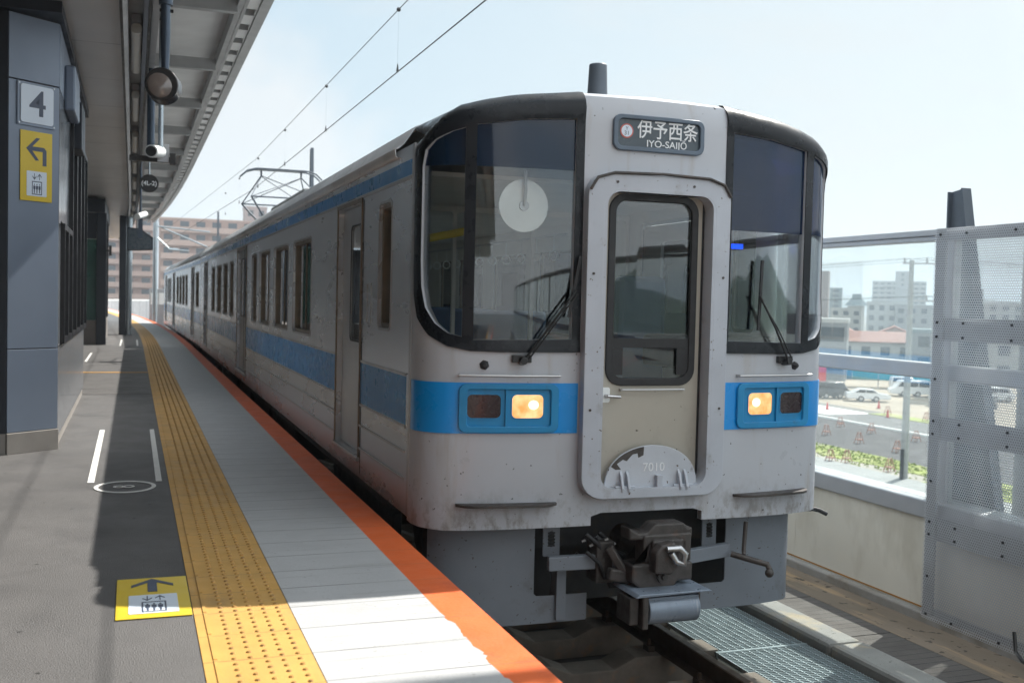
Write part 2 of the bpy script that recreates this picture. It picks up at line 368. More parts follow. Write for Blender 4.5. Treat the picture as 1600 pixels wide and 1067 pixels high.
# a cumulus head low over the far end of the platform
dn = N(nt, 'ShaderNodeVectorMath'); dn.operation = 'DISTANCE'; dn.inputs[1].default_value = (.075, .985, .135); nt.links.new(tc.outputs['Generated'], dn.inputs[0])
n2 = N(nt, 'ShaderNodeTexNoise'); n2.inputs['Scale'].default_value = 14; n2.inputs['Detail'].default_value = 8; nt.links.new(tc.outputs['Generated'], n2.inputs['Vector'])
ad = N(nt, 'ShaderNodeMath'); ad.operation = 'MULTIPLY_ADD'; ad.inputs[1].default_value = .16; nt.links.new(n2.outputs[0], ad.inputs[0]); nt.links.new(dn.outputs['Value'], ad.inputs[2])
cum = ramp(nt, ad.outputs[0], .215, .15, 0, .6)
veil3 = mixc(nt, cum, veil2, (4.9, 4.75, 4.6))
# unseen sky behind the viewer, brightened with added cloud to fill the shade
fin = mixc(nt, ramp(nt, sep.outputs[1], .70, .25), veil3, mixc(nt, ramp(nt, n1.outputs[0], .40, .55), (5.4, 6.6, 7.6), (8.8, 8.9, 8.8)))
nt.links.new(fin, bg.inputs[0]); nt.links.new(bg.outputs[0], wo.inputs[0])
sd = bpy.data.lights.new('sun', 'SUN'); sd.energy = 4.5; sd.angle = radians(.55); sd.color = (1, .955, .88)
so = bpy.data.objects.new('sun', sd); COL.objects.link(so); so.rotation_euler = SUN.to_track_quat('Z', 'Y').to_euler()
scene.view_settings.view_transform = 'Standard'; scene.view_settings.look = 'None'; scene.view_settings.exposure = .82; scene.view_settings.gamma = 1

# ------------------------------------------------------------------ platform
def bend(y): return -(max(0, y - 27) ** 2) / 1060.
def strip(x0, x1, y0, y1, z, th=None, step=2., jag=0):
    m = MB(); ys = [y0]
    while ys[-1] < y1: ys.append(min(y1, ys[-1] + (step if ys[-1] > 26 else 1e9 if ys[-1] >= y1 else min(step, 26.5 - ys[-1]) if ys[-1] < 26.5 else step)))
    zb = z - (th or .003)
    rings = [[(x0 + bend(y), y, z), (x1 + bend(y), y, z), (x1 + bend(y), y, zb), (x0 + bend(y), y, zb)] for y in ys]
    return m.loft(rings, True, True)
YE = 86.
struct(strip(-6.5, 1.42, -45, YE, 0, .35).obj('platform_slab', G['asph']))
m = MB()   # platform face below the edge
ys = [-45, 27] + [27 + 3 * i for i in range(1, 20)]
m.loft([[(1.30 + bend(y), y, -.351), (1.30 + bend(y), y, -1.3), (-6.5 + bend(y), y, -1.3), (-6.5 + bend(y), y, -.351)] for y in ys], True, True)
struct(m.obj('platform_base', G['concdark']))
struct(strip(.25, .64, -45, YE, .004).obj('tactile_strip', G['tact']))
struct(strip(1.236, 1.424, -45, YE, .004, .12).obj('orange_edge_strip', G['orange']))
m = MB(); outl = [(.642, 4.2), (.642, YE - 1)]
def wp(poly, zz):
    return m.prism(poly, lambda u, v, t: (u, v, t), zz - .003, zz)
jag = []
y = 4.25
random.seed(3)
while y > -6:
    jag.append((1.236 + random.uniform(-.003, .012) + (.010 if int(y * 9) % 3 == 0 else 0), y)); y -= random.uniform(.012, .045)
    if y < 2: y -= .3
wp([(.642, -45), (1.236, -45)] + jag[::-1] + [(1.234, 27), (.642, 27)], .006)
m.loft([[(.642 + bend(y), y, .006), (1.234 + bend(y), y, .006), (1.234 + bend(y), y, .003), (.642 + bend(y), y, .003)] for y in [27 + 2 * i for i in range(30)]], True, True)
struct(m.obj('white_edge_strip', G['whitep']))
# raised dots and the inner guide bar of the tactile strip
m = MB()
y = 2.4; k = 0
while y < 40:
    for i in range(5):
        x = .36 + .0575 * i + bend(y); r = .0115; n = 8 if y < 9 else 5
        m.add([(x + r * cos(2 * pi * j / n), y + r * sin(2 * pi * j / n), .004) for j in range(n)] + [(x + .6 * r * cos(2 * pi * j / n), y + .6 * r * sin(2 * pi * j / n), .0095) for j in range(n)],
              [(j, (j + 1) % n, n + (j + 1) % n, n + j) for j in range(n)] + [tuple(range(n, 2 * n))])
    k += 1; y += .06
struct(m.obj('tactile_dots', G['tactdot'], recalc=False))
m = MB(); y = 2.4
while y < 60:
    m.box(.287 + bend(y), .301 + bend(y), y + .003, y + .297, .004, .0085); y += .3
struct(m.obj('tactile_guide_bar', G['tact']))
struct(strip(-.95, .24, 14.5, 18.2, .003).obj('asphalt_patch', G['asphpatch']))
# painted marks on the platform
def flat(name, poly, z, mat, label, cat, th=.002, group=None, parent=None):
    o = MB().prism(poly, lambda u, v, t: (u, v, t), z - th, z).obj(name, mat, parent)
    if parent is None: tag(o, label, cat, group)
    return o
def q(x0, x1, y0, y1): return [(x0, y0), (x1, y0), (x1, y1), (x0, y1)]
flat('queue_line', q(-.285, -.24, 7.8, 10.77), .004, G['ground_white'], 'white queue line on the asphalt, left of the pair behind the round number mark', 'floor line', group='white queue lines on the platform')
flat('queue_line', q(.165, .205, 7.78, 10.75), .004, G['ground_white'], 'white queue line close beside the yellow tactile strip, behind the round number mark', 'floor line', group='white queue lines on the platform')
flat('queue_line', q(-.84, -.80, 21.2, 24.2), .004, G['ground_white'], 'short white floor line far off, just right of the kiosk windows', 'floor line', group='white queue lines on the platform')
flat('queue_line', q(-.30, -.26, 27.5, 31.), .004, G['ground_white'], 'far white floor line before the round steel column', 'floor line', group='white queue lines on the platform')
flat('queue_line', q(.10, .14, 27.5, 31.), .004, G['ground_white'], 'far white floor line beside the tactile strip near the steel column', 'floor line', group='white queue lines on the platform')
flat('floor_line', q(-1.6, .245, 18.35, 18.5), .0045, G['orline'], 'thin ochre line painted across the platform asphalt', 'floor line')
t = thing('number_mark', 'white ring with a small 8 painted on dark asphalt below the queue lines', 'floor mark', (-.037, 7.6, .003))
m = MB(); m.plate([(-.037 + .2 * cos(a * pi / 24), 7.6 + .23 * sin(a * pi / 24)) for a in range(48)], [[(-.037 + .172 * cos(a * pi / 24), 7.6 + .20 * sin(a * pi / 24)) for a in range(48)]], lambda u, v, t_: (u, v, t_), .005, .002, .2)
m.obj('ring', G['ground_white'], t)
text('number', '8', .2, G['ground_white'], t, frame_mtx((-.037, 7.6, .0045), (0, 1, 0), (-1, 0, 0)), .0005, sx=1.1)
random.seed(21)
m = MB()
for k in range(45):
    x = random.uniform(-1.0, .2); y = random.uniform(3.2, 14); r = random.uniform(.004, .009)
    m.prism([(x + r * (1 + .3 * sin(3 * a + k)) * cos(a), y + r * cos(k) * .2 + r * (1 + .25 * sin(2 * a + k)) * sin(a)) for a in [j * pi / 5 for j in range(10)]], lambda u, v, t_: (u, v, t_), .0005, .0012)
o = m.obj('gum_spots', pm('old_gum', (.045, .044, .043), .7)); o['kind'] = 'stuff'
# elevator sign (floor and wall) built in its own u,v plane
def lift_icon(mk, parent, fn, u0, v0, w_, h_, colr):
    """white patch with arrows, cabin and three figures; fn maps u,v,offset"""
    MB().prism(rrect(u0, u0 + w_, v0, v0 + h_, .006, 3), fn, .0005, .002).obj('white_patch', G['wht2'], parent)
    m = MB(); P = lambda x, y: (u0 + x * w_, v0 + y * h_)
    bx0, bx1, by0, by1, lw = .26, .76, .06, .60, .035
    for a in ((bx0, bx1, by0, by0 + lw), (bx0, bx1, by1 - lw, by1), (bx0, bx0 + lw, by0 + lw, by1 - lw), (bx1 - lw, bx1, by0 + lw, by1 - lw)):
        m.prism([P(a[0], a[2]), P(a[1], a[2]), P(a[1], a[3]), P(a[0], a[3])], fn, .002, .003)
    for cx in (.38, .51, .64):
        m.prism([P(cx - .05, .28), P(cx - .05, .42), P(cx + .05, .42), P(cx + .05, .28), P(cx + .025, .28), P(cx + .02, .12), P(cx - .02, .12), P(cx - .025, .28)], fn, .002, .003)
        m.prism([P(cx + .026 * cos(a * pi / 4), .47 + .03 * sin(a * pi / 4)) for a in range(8)], fn, .002, .003)
    for cx, d in ((.38, -1), (.64, 1)):
        yb, yt = (.66, .92); m.prism([P(cx - .012, yb), P(cx + .012, yb), P(cx + .012, yt), P(cx - .012, yt)], fn, .002, .003)
        tip = yt if d > 0 else yb; b = tip - d * .12
        for sgn in (-1, 1):
            m.prism([P(cx, tip), P(cx + sgn * .10, b), P(cx + sgn * .10, b - d * .04), P(cx, tip - d * .05)], fn, .0021, .0031)
    m.obj('lift_pictogram', G['navy'], parent)
t = thing('floor_sign', 'yellow floor sticker with dark arrow and lift pictogram beside the tactile strip', 'floor sign', (.1, 4.8, .003))
flat('yellow_sheet', q(-.055, .245, 4.49, 5.12), .0055, G['yel'], '', '', parent=t)
fnF = lambda u, v, o_: (u, v, .0055 + o_)
m = MB(); m.prism([(.075, 4.88), (.115, 4.88), (.115, 5.07), (.095, 5.10), (.075, 5.07)], fnF, .0005, .0015)
m.prism([(.095, 5.10), (.005, 5.00), (.005, 4.96), (.095, 5.055)], fnF, .0006, .0016); m.prism([(.095, 5.10), (.095, 5.055), (.185, 4.96), (.185, 5.00)], fnF, .0006, .0016)
m.obj('arrow', G['navy'], t)
lift_icon('x', t, fnF, -.005, 4.55, .20, .28, G['navy'])

# ------------------------------------------------------------------ track bed
struct(MB().box(1.28, 6.25, -45, 95, -1.6, -1.32).obj('track_slab', G['concdark']))
for nm, x in (('rail', 2.40), ('rail', 3.53)):
    m = MB()
    pr = [(-.062, 0), (.062, 0), (.062, .012), (.012, .028), (.009, .105), (.032, .118), (.032, .148), (.024, .153), (-.024, .153), (-.032, .148), (-.032, .118), (-.009, .105), (-.012, .028), (-.062, .012)]
    m.loft([[(x + a, y, -1.095 + b) for a, b in pr] for y in (-45, 95)], True, True)
    o = m.obj(nm, G['rail']); tag(o, 'brown steel rail ' + ('next to the platform, mostly hidden under the train' if x < 3 else 'away from the platform, seen below the coupler'), 'rail', 'running rails under the train')
y = 1.65; k = 0; sl0 = None
while y < 30:
    if sl0 is None:
        m = MB(); prf = [(2.0, -1.32), (3.93, -1.32), (3.93, -1.10), (3.28, -1.10), (3.12, -1.17), (2.81, -1.17), (2.65, -1.10), (2.0, -1.10)]
        m.prism(prf, lambda u, v, t_: (u, y + t_, v), -.12, .12)
        sl0 = thing('sleeper', 'rust stained concrete sleeper crossing under the rails', 'sleeper', (2.96, y, -1.32), 'sleepers under the rails')
        m.obj('sleeper_body', G['sleeper'], sl0, bevel=.01)
        for x in (2.31, 2.49, 3.44, 3.62): MB().box(x - .025, x + .025, y - .04, y + .04, -1.10, -1.06).cyl((x, y, -1.06), (x, y, -1.02), .014, n=8).obj('rail_clip', G['rail'], sl0)
    else: dup(sl0, (2.96, y, -1.32))
    k += 1; y += .7
# galvanised grating walkway panels
def grating():
    t = thing('grating_panel', 'galvanised steel grating panel beside the track', 'grating', (4.27, 0, -1.14), 'walkway grating panels along the track')
    m = MB()
    for i in range(33): y = .02 + i * .03; m.box(3.90, 4.64, y, y + .004, -1.14, -1.112)
    for i in range(13): x = 3.90 + i * .0605; m.box(x, x + .006, .002, .998, -1.142, -1.114)
    m.obj('bearing_bars', G['galv'], t); 
    for yb in (0, .992): MB().box(3.895, 4.645, yb, yb + .006, -1.15, -1.110).obj('edge_bar', G['galv'], t)
    return t
g0 = grating(); g0.location.y = 1.4
for k in range(1, 26): dup(g0, (4.27, 1.4 + k, -1.14))
# curb stones, trough lids
t0 = thing('curb_stone', 'pale precast concrete curb stone beside the grating', 'curb', (4.8, 0, -1.3), 'curb stones beside the grating')
MB().box(4.655, 4.935, .006, 1.99, -1.3, -1.035).obj('curb_body', G['curb'], t0, bevel=.03)
t0.location.y = .15
for k in range(1, 14): dup(t0, (4.8, .15 + 2 * k, -1.3))
t0 = thing('trough_lid', 'dark ribbed cable trough lid between curb and parapet', 'trough lid', (5.2, 0, -1.2), 'dark cable trough lids')
MB().box(4.95, 5.40, .004, .996, -1.16, -1.095).obj('lid_plate', G['lid'], t0, bevel=.006)
t0.location.y = .4
for k in range(1, 26): dup(t0, (5.2, .4 + k, -1.2))
struct(MB().box(4.64, 6.2, -45, 95, -1.32, -1.165).obj('walkway_base', G['conc']))
struct(MB().box(5.41, 5.60, -45, 95, -1.16, -1.10).obj('gutter_edge', G['stain']))
struct(MB().box(5.605, 5.90, -45, 95, -1.163, -1.13).obj('stained_gutter', G['stain']))

# ------------------------------------------------------------------ parapet with glass screen
t = thing('parapet_wall', 'cream painted parapet wall under the glass screen', 'wall', (6.1, 0, -1.3))
m = MB()
for k in range(29): m.box(6.0, 6.2, -45.5 + 4.5 * k + .004, -45.5 + 4.5 * (k + 1), -1.3, -.33)
m.obj('wall_panel', G['cream'], t); MB().box(5.90, 5.997, -45, 85, -1.16, -1.055).obj('foot', G['conc'], t, bevel=.015)
MB().box(5.965, 6.22, -45, 85, -.328, -.18).obj('coping', G['alu'], t, bevel=.012)
MB().box(5.996, 5.999, -5, 85, -1.054, -1.042).obj('rust_line', pm('rust_seam', (.42, .2, .05), .8), t)
def screen_bay(y0, label):
    t = thing('glass_screen', label, 'glass screen', (6.1, y0, -.18), 'glass screen bays on the parapet')
    y1 = y0 + 4.5
    MB().box(6.03, 6.11, y0, y0 + .08, -.18, 1.97).obj('post', G['alu'], t, bevel=.006)
    m = MB().box(6.0, 6.12, y0 + .081, y1 - .001, 1.885, 1.925).box(5.985, 6.13, y0 + .081, y1 - .001, 1.926, 1.975); m.obj('top_rail', G['alu'], t, bevel=.008)
    MB().box(6.0, 6.13, y0 + .081, y1 - .001, .785, .91).obj('middle_rail', G['alu'], t, bevel=.01)
    MB().box(6.055, 6.067, y0 + .081, y1 - .001, -.18, .784).obj('lower_pane', G['glassw'], t)
    MB().box(6.055, 6.067, y0 + .081, y1 - .001, .911, 1.884).obj('upper_pane', G['glassw'], t)
    return t
sb = screen_bay(2.10, 'glass screen bay standing behind the perforated sheet')
for k in range(-9, 12):
    if k != 0: dup(sb, (6.1, 2.10 + 4.5 * k, -.18), label={1: 'clear glass screen bay with grey rails between the train and the perforated sheet'}.get(k, 'glass screen bay on the parapet hidden behind the train'))
# tapered steel post behind the sheet
def taper_post(y, h, lab, x=6.3):
    t = thing('tapered_post', lab, 'steel post', (x, y, -1.3), 'dark tapered posts outside the parapet')
    m = MB(); m.prism([(y - .75, -1.3), (y + .07, -1.3), (y + .07, h - .02), (y - .06, h)], lambda u, v, o: (x + o, u, v), -.01, .01); m.obj('web', G['postm'], t)
    m = MB(); m.prism([(y + .07, -1.3), (y + .085, -1.3), (y + .085, h - .02), (y + .07, h - .02)], lambda u, v, o: (x + o, u, v), -.045, .045)
    m.prism([(y - .765, -1.3), (y - .75, -1.3), (y - .06, h), (y - .075, h)], lambda u, v, o: (x + o, u, v), -.045, .045); m.obj('flange', G['postm'], t)
    return t
taper_post(6.86, 2.32, 'dark grey tapered steel post rising above the perforated sheet')
# perforated sheet
def perforated(y0, y1, z0, z1, x, label):
    t = thing('perforated_sheet', label, 'metal screen', (x, (y0 + y1) / 2, z0))
    p = .0215; r = .0092; hx = p; hz = p * sqrt(3) / 2; vs = []; fs = []
    ny = int((y1 - y0) / hx); nz = int((z1 - z0) / hz)
    R = p / sqrt(3)
    outer = [(R * sin(pi / 3 * i), R * cos(pi / 3 * i)) for i in range(6)]; inner = [(r * sin(pi / 3 * i), r * cos(pi / 3 * i)) for i in range(6)]
    for j in range(nz):
        for i in range(ny):
            cy = y0 + hx * (i + .5 + (.5 if j % 2 else 0)); cz = z0 + hz * (j + .6); n = len(vs)
            vs += [(x, cy + a, cz + b) for a, b in outer] + [(x, cy + a, cz + b) for a, b in inner]
            fs += [(n + k, n + (k + 1) % 6, n + 6 + (k + 1) % 6, n + 6 + k) for k in range(6)]
    m = MB(); m.v = vs; m.f = fs
    o = m.obj('sheet', G['perf'], t, recalc=False)
    sm = o.modifiers.new('thick', 'SOLIDIFY'); sm.thickness = .0012; sm.offset = 0
    m = MB(); xb = x + .004
    m.box(xb, xb + .02, y1 - .11, y1 - .005, z0, z1)
    for zz in (1.19, .42, -.37): m.box(xb + .0205, xb + .034, y0, y1 - .01, zz - .09, zz + .09)
    m.box(xb + .0205, xb + .034, y0, y1 - .01, z1 - .10, z1 - .005).box(xb + .0205, xb + .034, y0, y1 - .01, z0, z0 + .09)
    m.obj('back_frame', G['framegrey'], t)
    m = MB()
    yy = [y1 - .055, y1 - .33, y1 - .80, y1 - 1.3]
    for zz in (z1 - .05, 1.24, 1.13, .80, .47, .37, -.0, -.32, -.42, -.75, z0 + .04):
        for k, y_ in enumerate(yy):
            if k and zz in (.80, -.0, -.75): continue
            m.cyl((x - .002, y_, zz), (x - .009, y_, zz), .011, n=6)
    m.obj('bolt', G['bolt'], t)
    return t
perforated(4.4, 6.66, -1.09, 1.97, 5.90, 'tall perforated grey metal sheet bolted before the glass screen at right')
m = MB(); m.tube([(5.70, 4.95, -1.09), (5.72, 5.25, -1.085), (5.80, 5.55, -1.07), (5.82, 5.63, -1.03), (5.83, 5.66, -.9)], .013, 8)
tag(m.obj('cable', G['blackp']), 'black cable on the walkway below the perforated sheet', 'cable')
# overhead portal (out of frame, it shades the platform end)
t = thing('overhead_gantry', 'grey steel catenary gantry over the tracks above the platform end', 'gantry', (6.6, 6.4, -1.3))
m = MB().cyl((6.75, 6.4, -1.3), (6.75, 6.4, 7.2), .17, .14); m.obj('mast', G['cansteel'], t, 40)
m = MB()
for zz in (6.3, 6.9): m.beam((-.5, 6.4, zz), (6.9, 6.4, zz), .09)
for k in range(12):
    x = -.5 + k * .61; m.beam((x, 6.4, 6.3), (x + .305, 6.4, 6.9), .05); m.beam((x + .305, 6.4, 6.9), (x + .61, 6.4, 6.3), .05)
m.obj('truss_beam', G['cansteel'], t)

# ------------------------------------------------------------------ overhead wires
def wire(y0, z0, y1, z1, x0, x1, r):
    return MB().tube([(x0 + (x1 - x0) * k / 12, y0 + (y1 - y0) * k / 12, z0 + (z1 - z0) * k / 12) for k in range(13)], r, 6)
t = thing('overhead_line', 'overhead contact wire with messenger wire and droppers above the train', 'overhead wire', (2.96, 10, 4.0))
wire(-4, 4.03, 27.5, 4.03, 3.02, 2.90, .0075).obj('contact_wire', G['wire'], t, 40)
wire(27.5, 4.03, 80, 4.05, 2.90, 1.0, .0075).obj('contact_wire', G['wire'], t, 40)
wire(-4, 4.79, 27.5, 4.75, 3.02, 2.90, .006).obj('messenger_wire', G['wire'], t, 40)
wire(27.5, 4.75, 80, 4.8, 2.90, 1.0, .006).obj('messenger_wire', G['wire'], t, 40)
for k in range(-1, 6):
    y = 12.48 + 5 * k if k > -1 else 7.5
    MB().cyl((2.96, y, 4.02), (2.96, y, 4.77), .0018, n=5).obj('dropper', G['steelpole'], t)
    MB().sphere((2.96, y, 4.772), .028, 10).obj('clamp', G['blackp'], t, 40); MB().cyl((2.96, y, 4.035), (2.96, y, 4.13), .018, .004, 8).obj('clip', G['blackp'], t)

# ------------------------------------------------------------------ the train
XC = 2.9627; HW = 1.40
def plan(s):
    """front plan curve: arc-length-like s from the centre line -> (x, y, nx, ny)"""
    sg = 1 if s >= 0 else -1; a = abs(s); s1 = 1.15
    def yy(a): return 5.705 + .078 * (a / 1.134) ** 2 + .028 * (a / 1.134) ** 6
    if a <= s1: x = a; y = yy(a); dy = (yy(a + .001) - yy(a - .001)) / .002; nx, ny = dy, -1
    else:
        y1 = yy(s1); r = .25; b = a - s1; th0 = .25; L = r * (pi / 2 - th0)
        if b < L: th = th0 + b / r
        else: th = pi / 2
        # arc centre so that it starts at (s1,y1) with heading th0
        cx = s1 - r * sin(th0); cy = y1 + r * cos(th0)
        x = cx + r * sin(th); y = cy - r * cos(th); nx, ny = sin(th), -cos(th)
        if b >= L: y += b - L
    k = 1.4 / 1.338 if False else 1
    l = sqrt(nx * nx + ny * ny); return (sg * x, y, sg * nx / l, ny / l)
xend = plan(1.7)[0]
SC = HW / xend
def zt(x):
    x = abs(x); P = [(0, 2.585), (.5, 2.572), (.9, 2.525), (1.1, 2.483), (1.22, 2.448), (1.32, 2.40), (1.38, 2.335), (1.42, 2.24)]
    for (a, b), (c_, d) in zip(P, P[1:]):
        if x <= c_: return b + (d - b) * (x - a) / (c_ - a)
    return P[-1][1]
RT = .10
def wmax(s): return zt(plan(s)[0] * SC) - RT + RT * pi / 2
def FS(s, w_, off):
    x, y, nx, ny = plan(s); x *= SC; zb = zt(x) - RT
    if w_ <= zb: return (XC + x + nx * off, y + ny * off, w_)
    a = (w_ - zb) / RT; ins = RT * (1 - cos(a)); o2 = off * cos(a)
    return (XC + x + nx * (o2 - ins), y + ny * (o2 - ins), zb + RT * sin(a) + off * sin(a))
SE = 1.15 + .25 * (pi / 2 - .25) + .07
car = thing('train_car', 'silver and blue electric railcar with lit headlights, nearest the camera', 'train', (XC, 6.0, 0), 'railcars of the train at the platform')
# window openings in (s, height)
def main_hole(sg):
    a, b = (-1.065, -.505) if sg < 0 else (.505, 1.065)
    zo, zi = (2.335, 2.40)
    if sg < 0: return [(a, 1.10), (b, 1.11), (b, zi), ((a + b) / 2, zi - .02), (a, zo)]
    return [(a, 1.11), (b, 1.10), (b, zo), ((a + b) / 2, zi - .02), (a, zi)]
def corner_hole(sg):
    pts = [(1.125, 1.115), (1.20, 1.135), (1.28, 1.19), (1.35, 1.28), (1.385, 1.40), (1.395, 1.55), (1.395, 2.10), (1.37, 2.19), (1.30, 2.245), (1.20, 2.29), (1.125, 2.315)]
    return pts if sg > 0 else [(-a, b) for a, b in pts][::-1]
BOT = -.01
top = [(SE - 2 * SE * i / 90, 0) for i in range(91)]; top = [(a, wmax(a)) for a, _ in top]
outer = [(-SE, .0), (-1.2, -.01), (-.36, .0), (-.36, .055), (-.30, .075), (.30, .075), (.36, .055), (.36, .0), (1.2, -.01), (SE, .0)] + top
m = MB(); m.plate(outer, [main_hole(-1), corner_hole(-1), main_hole(1), corner_hole(1)] + [rrect(-.345, .345, .2, 2.03, .08)], FS, 0, -.05, .09)
o = m.obj('front_shell', G['frp'], car, 35)
# cap from the shell rim back to the roof
m = MB(); rim = [FS(a, b - .001, 0) for a, b in top]
back = [(p[0], 6.6, zt(p[0] - XC) + .0) for p in rim]; mid = [(a[0], (a[1] + b[1]) / 2, (a[2] + b[2]) / 2 + .004) for a, b in zip(rim, back)]

for nm, lo, hi, mt in (('front_hood', -9, -.455, 'black'), ('front_hood', .455, 9, 'black'), ('centre_hood', -.47, .47, 'frp')):
    ix = [i for i, a in enumerate(top) if lo - .02 <= a[0] <= hi + .02]; dz = .0015 if mt == 'black' else 0
    m = MB(); m.loft([[(p[0], p[1], p[2] + dz) for p in (rr[i] for i in ix)] for rr in (rim, mid, back)]); m.obj(nm, G[mt], car, 60)
# black window surrounds
def surround(sg):
    P = [(.455, 1.035), (.9, 1.03), (1.08, 1.035), (1.20, 1.06), (1.32, 1.12), (1.42, 1.22), (1.475, 1.36), (1.49, 1.52), (1.495, 2.16)]
    n = 30; tp = []
    for i in range(n + 1):
        a = 1.495 - (1.495 - .455) * i / n; tp.append((a, wmax(a) - (.0 if a < 1.40 else (a - 1.40) * .6)))
    P = P[:-1] + [(1.495, tp[0][1] - .02)] + tp
    if sg < 0: P = [(-a, b) for a, b in P][::-1]
    def off(u, v):
        hood = max(0, min(1, (v - (zt(plan(u)[0] * SC) - RT - .075)) / .06)) * max(0, min(1, (1.44 - abs(u)) / .1)); low = max(0, min(1, (1.10 - v) / .04)) * .6
        zb_ = zt(plan(u)[0] * SC) - RT; dec = max(0, min(1, (zb_ + .06 - v) / .06))
        return .005 + .012 * hood * dec + .014 * low
    m = MB(); m.plate(P, [main_hole(sg), corner_hole(sg)], FS, off, .0005, .04)
    return m.obj('window_surround', G['black'], car, 40)
surround(-1); surround(1)
# panes
def clip_band(poly, z0, z1):
    def cl(pts, zc, keep_above):
        out = []
        for i, p in enumerate(pts):
            q_ = pts[(i + 1) % len(pts)]; pin = (p[1] >= zc) == keep_above; qin = (q_[1] >= zc) == keep_above
            if pin: out.append(p)
            if pin != qin: k = (zc - p[1]) / (q_[1] - p[1]); out.append((p[0] + (q_[0] - p[0]) * k, zc))
        return out
    return cl(cl(poly, z0, True), z1, False)
for sg, zb in ((-1, 2.10), (1, 1.80)):
    for nm, hole, zc in (('windscreen', main_hole(sg), zb), ('corner_window', corner_hole(sg), zb)):
        big = [(a, b) for a, b in hole]
        cx = sum(p[0] for p in big) / len(big); cz = sum(p[1] for p in big) / len(big)
        big = [(a + (.012 if a > cx else -.012), b + (.012 if b > cz else -.012)) for a, b in big]
        m = MB(); m.plate(clip_band(big, 0, zc), [], FS, -.016, -.022, .07); g = m.obj(nm, G['glassf'], car, 40)
        m = MB(); m.plate(clip_band(big, zc + .0005, 9), [], FS, -.016, -.022, .07); m.obj('tinted_band', G['tint'], g, 40)
# inner black pillar and wiper
for sg in (-1, 1):
    def wp3(s1, z1, off): return FS(s1, z1, off)
    if sg < 0: b0 = (-.79, .985); t1 = (-.50, 1.40); bl0 = (-.535, 1.24); bl1 = (-.475, 1.60)
    else: b0 = (.93, .985); t1 = (.69, 1.40); bl0 = (.70, 1.18); bl1 = (.715, 1.62)
    w_ = MB(); w_.tube([wp3(b0[0], b0[1], .045), wp3((b0[0] + t1[0]) / 2, (b0[1] + t1[1]) / 2, .06), wp3(t1[0], t1[1], .05)], .0075, 8)
    w_.tube([wp3(b0[0] + .03, b0[1] + .01, .045), wp3((b0[0] + t1[0]) / 2 + .02, (b0[1] + t1[1]) / 2, .055), wp3(t1[0] + .01, t1[1] - .02, .045)], .005, 8)
    o = w_.obj('wiper_arm', G['blackp'], car, 40)
    MB().beam(wp3(bl0[0], bl0[1], .032), wp3(bl1[0], bl1[1], .032), .012, .018).obj('wiper_blade', G['rubber'], o)
    m = MB(); a = wp3(b0[0], b0[1], .0); b = wp3(b0[0], b0[1], .06); m.cyl(a, b, .03, .022); p = wp3(b0[0] - .06, b0[1] + .01, .012); m.beam(p, wp3(b0[0] + .05, b0[1] + .01, .012), .03, .045); m.obj('wiper_motor_cover', G['blackp'], o, bevel=.004)
# handrails, washer nozzle, steps
for sg in (-1, 1):
    m = MB(); m.tube([FS(sg * (.575 + .56 * k / 8), .895, .035) for k in range(9)], .008, 8)
    for a in (.58, 1.13): m.cyl(FS(sg * a, .895, 0), FS(sg * a, .895, .035), .009, n=8)
    m.obj('handrail', G['steel_dull'], car, 40)
    a = sg * (1.0 if sg < 0 else 1.02); m = MB().cyl(FS(a, .955, 0), FS(a, .955, .028), .03, .012, 6); m.obj('washer_nozzle', G['rubber'], car)
    m = MB(); rs = []
    for k in range(13):
        a = sg * (.575 + .565 * k / 12); p0 = FS(a, .15, .0); p1 = FS(a, .15, .085 * min(1, (k + .6) / 2, (12.6 - k) / 2))
        rs.append([(p0[0], p0[1], .150), (p1[0], p1[1], .150), (p1[0], p1[1], .135), (p0[0], p0[1], .135)])
    m.loft(rs, True, True); m.obj('foot_step', G['castiron'], car, 30)
# blue stripe on the front
m = MB(); m.plate([(-1.495, .557), (-.46, .557), (-.46, .852), (-1.495, .852)], [rrect(-1.11, -.60, .585, .83, .03)], FS, .0045, .001, .04); m.obj('blue_stripe', G['blue'], car, 40)
m = MB(); m.plate([(.46, .557), (1.495, .557), (1.495, .852), (.46, .852)], [rrect(.60, 1.11, .585, .83, .03)], FS, .0045, .001, .04); m.obj('blue_stripe', G['blue'], car, 40)
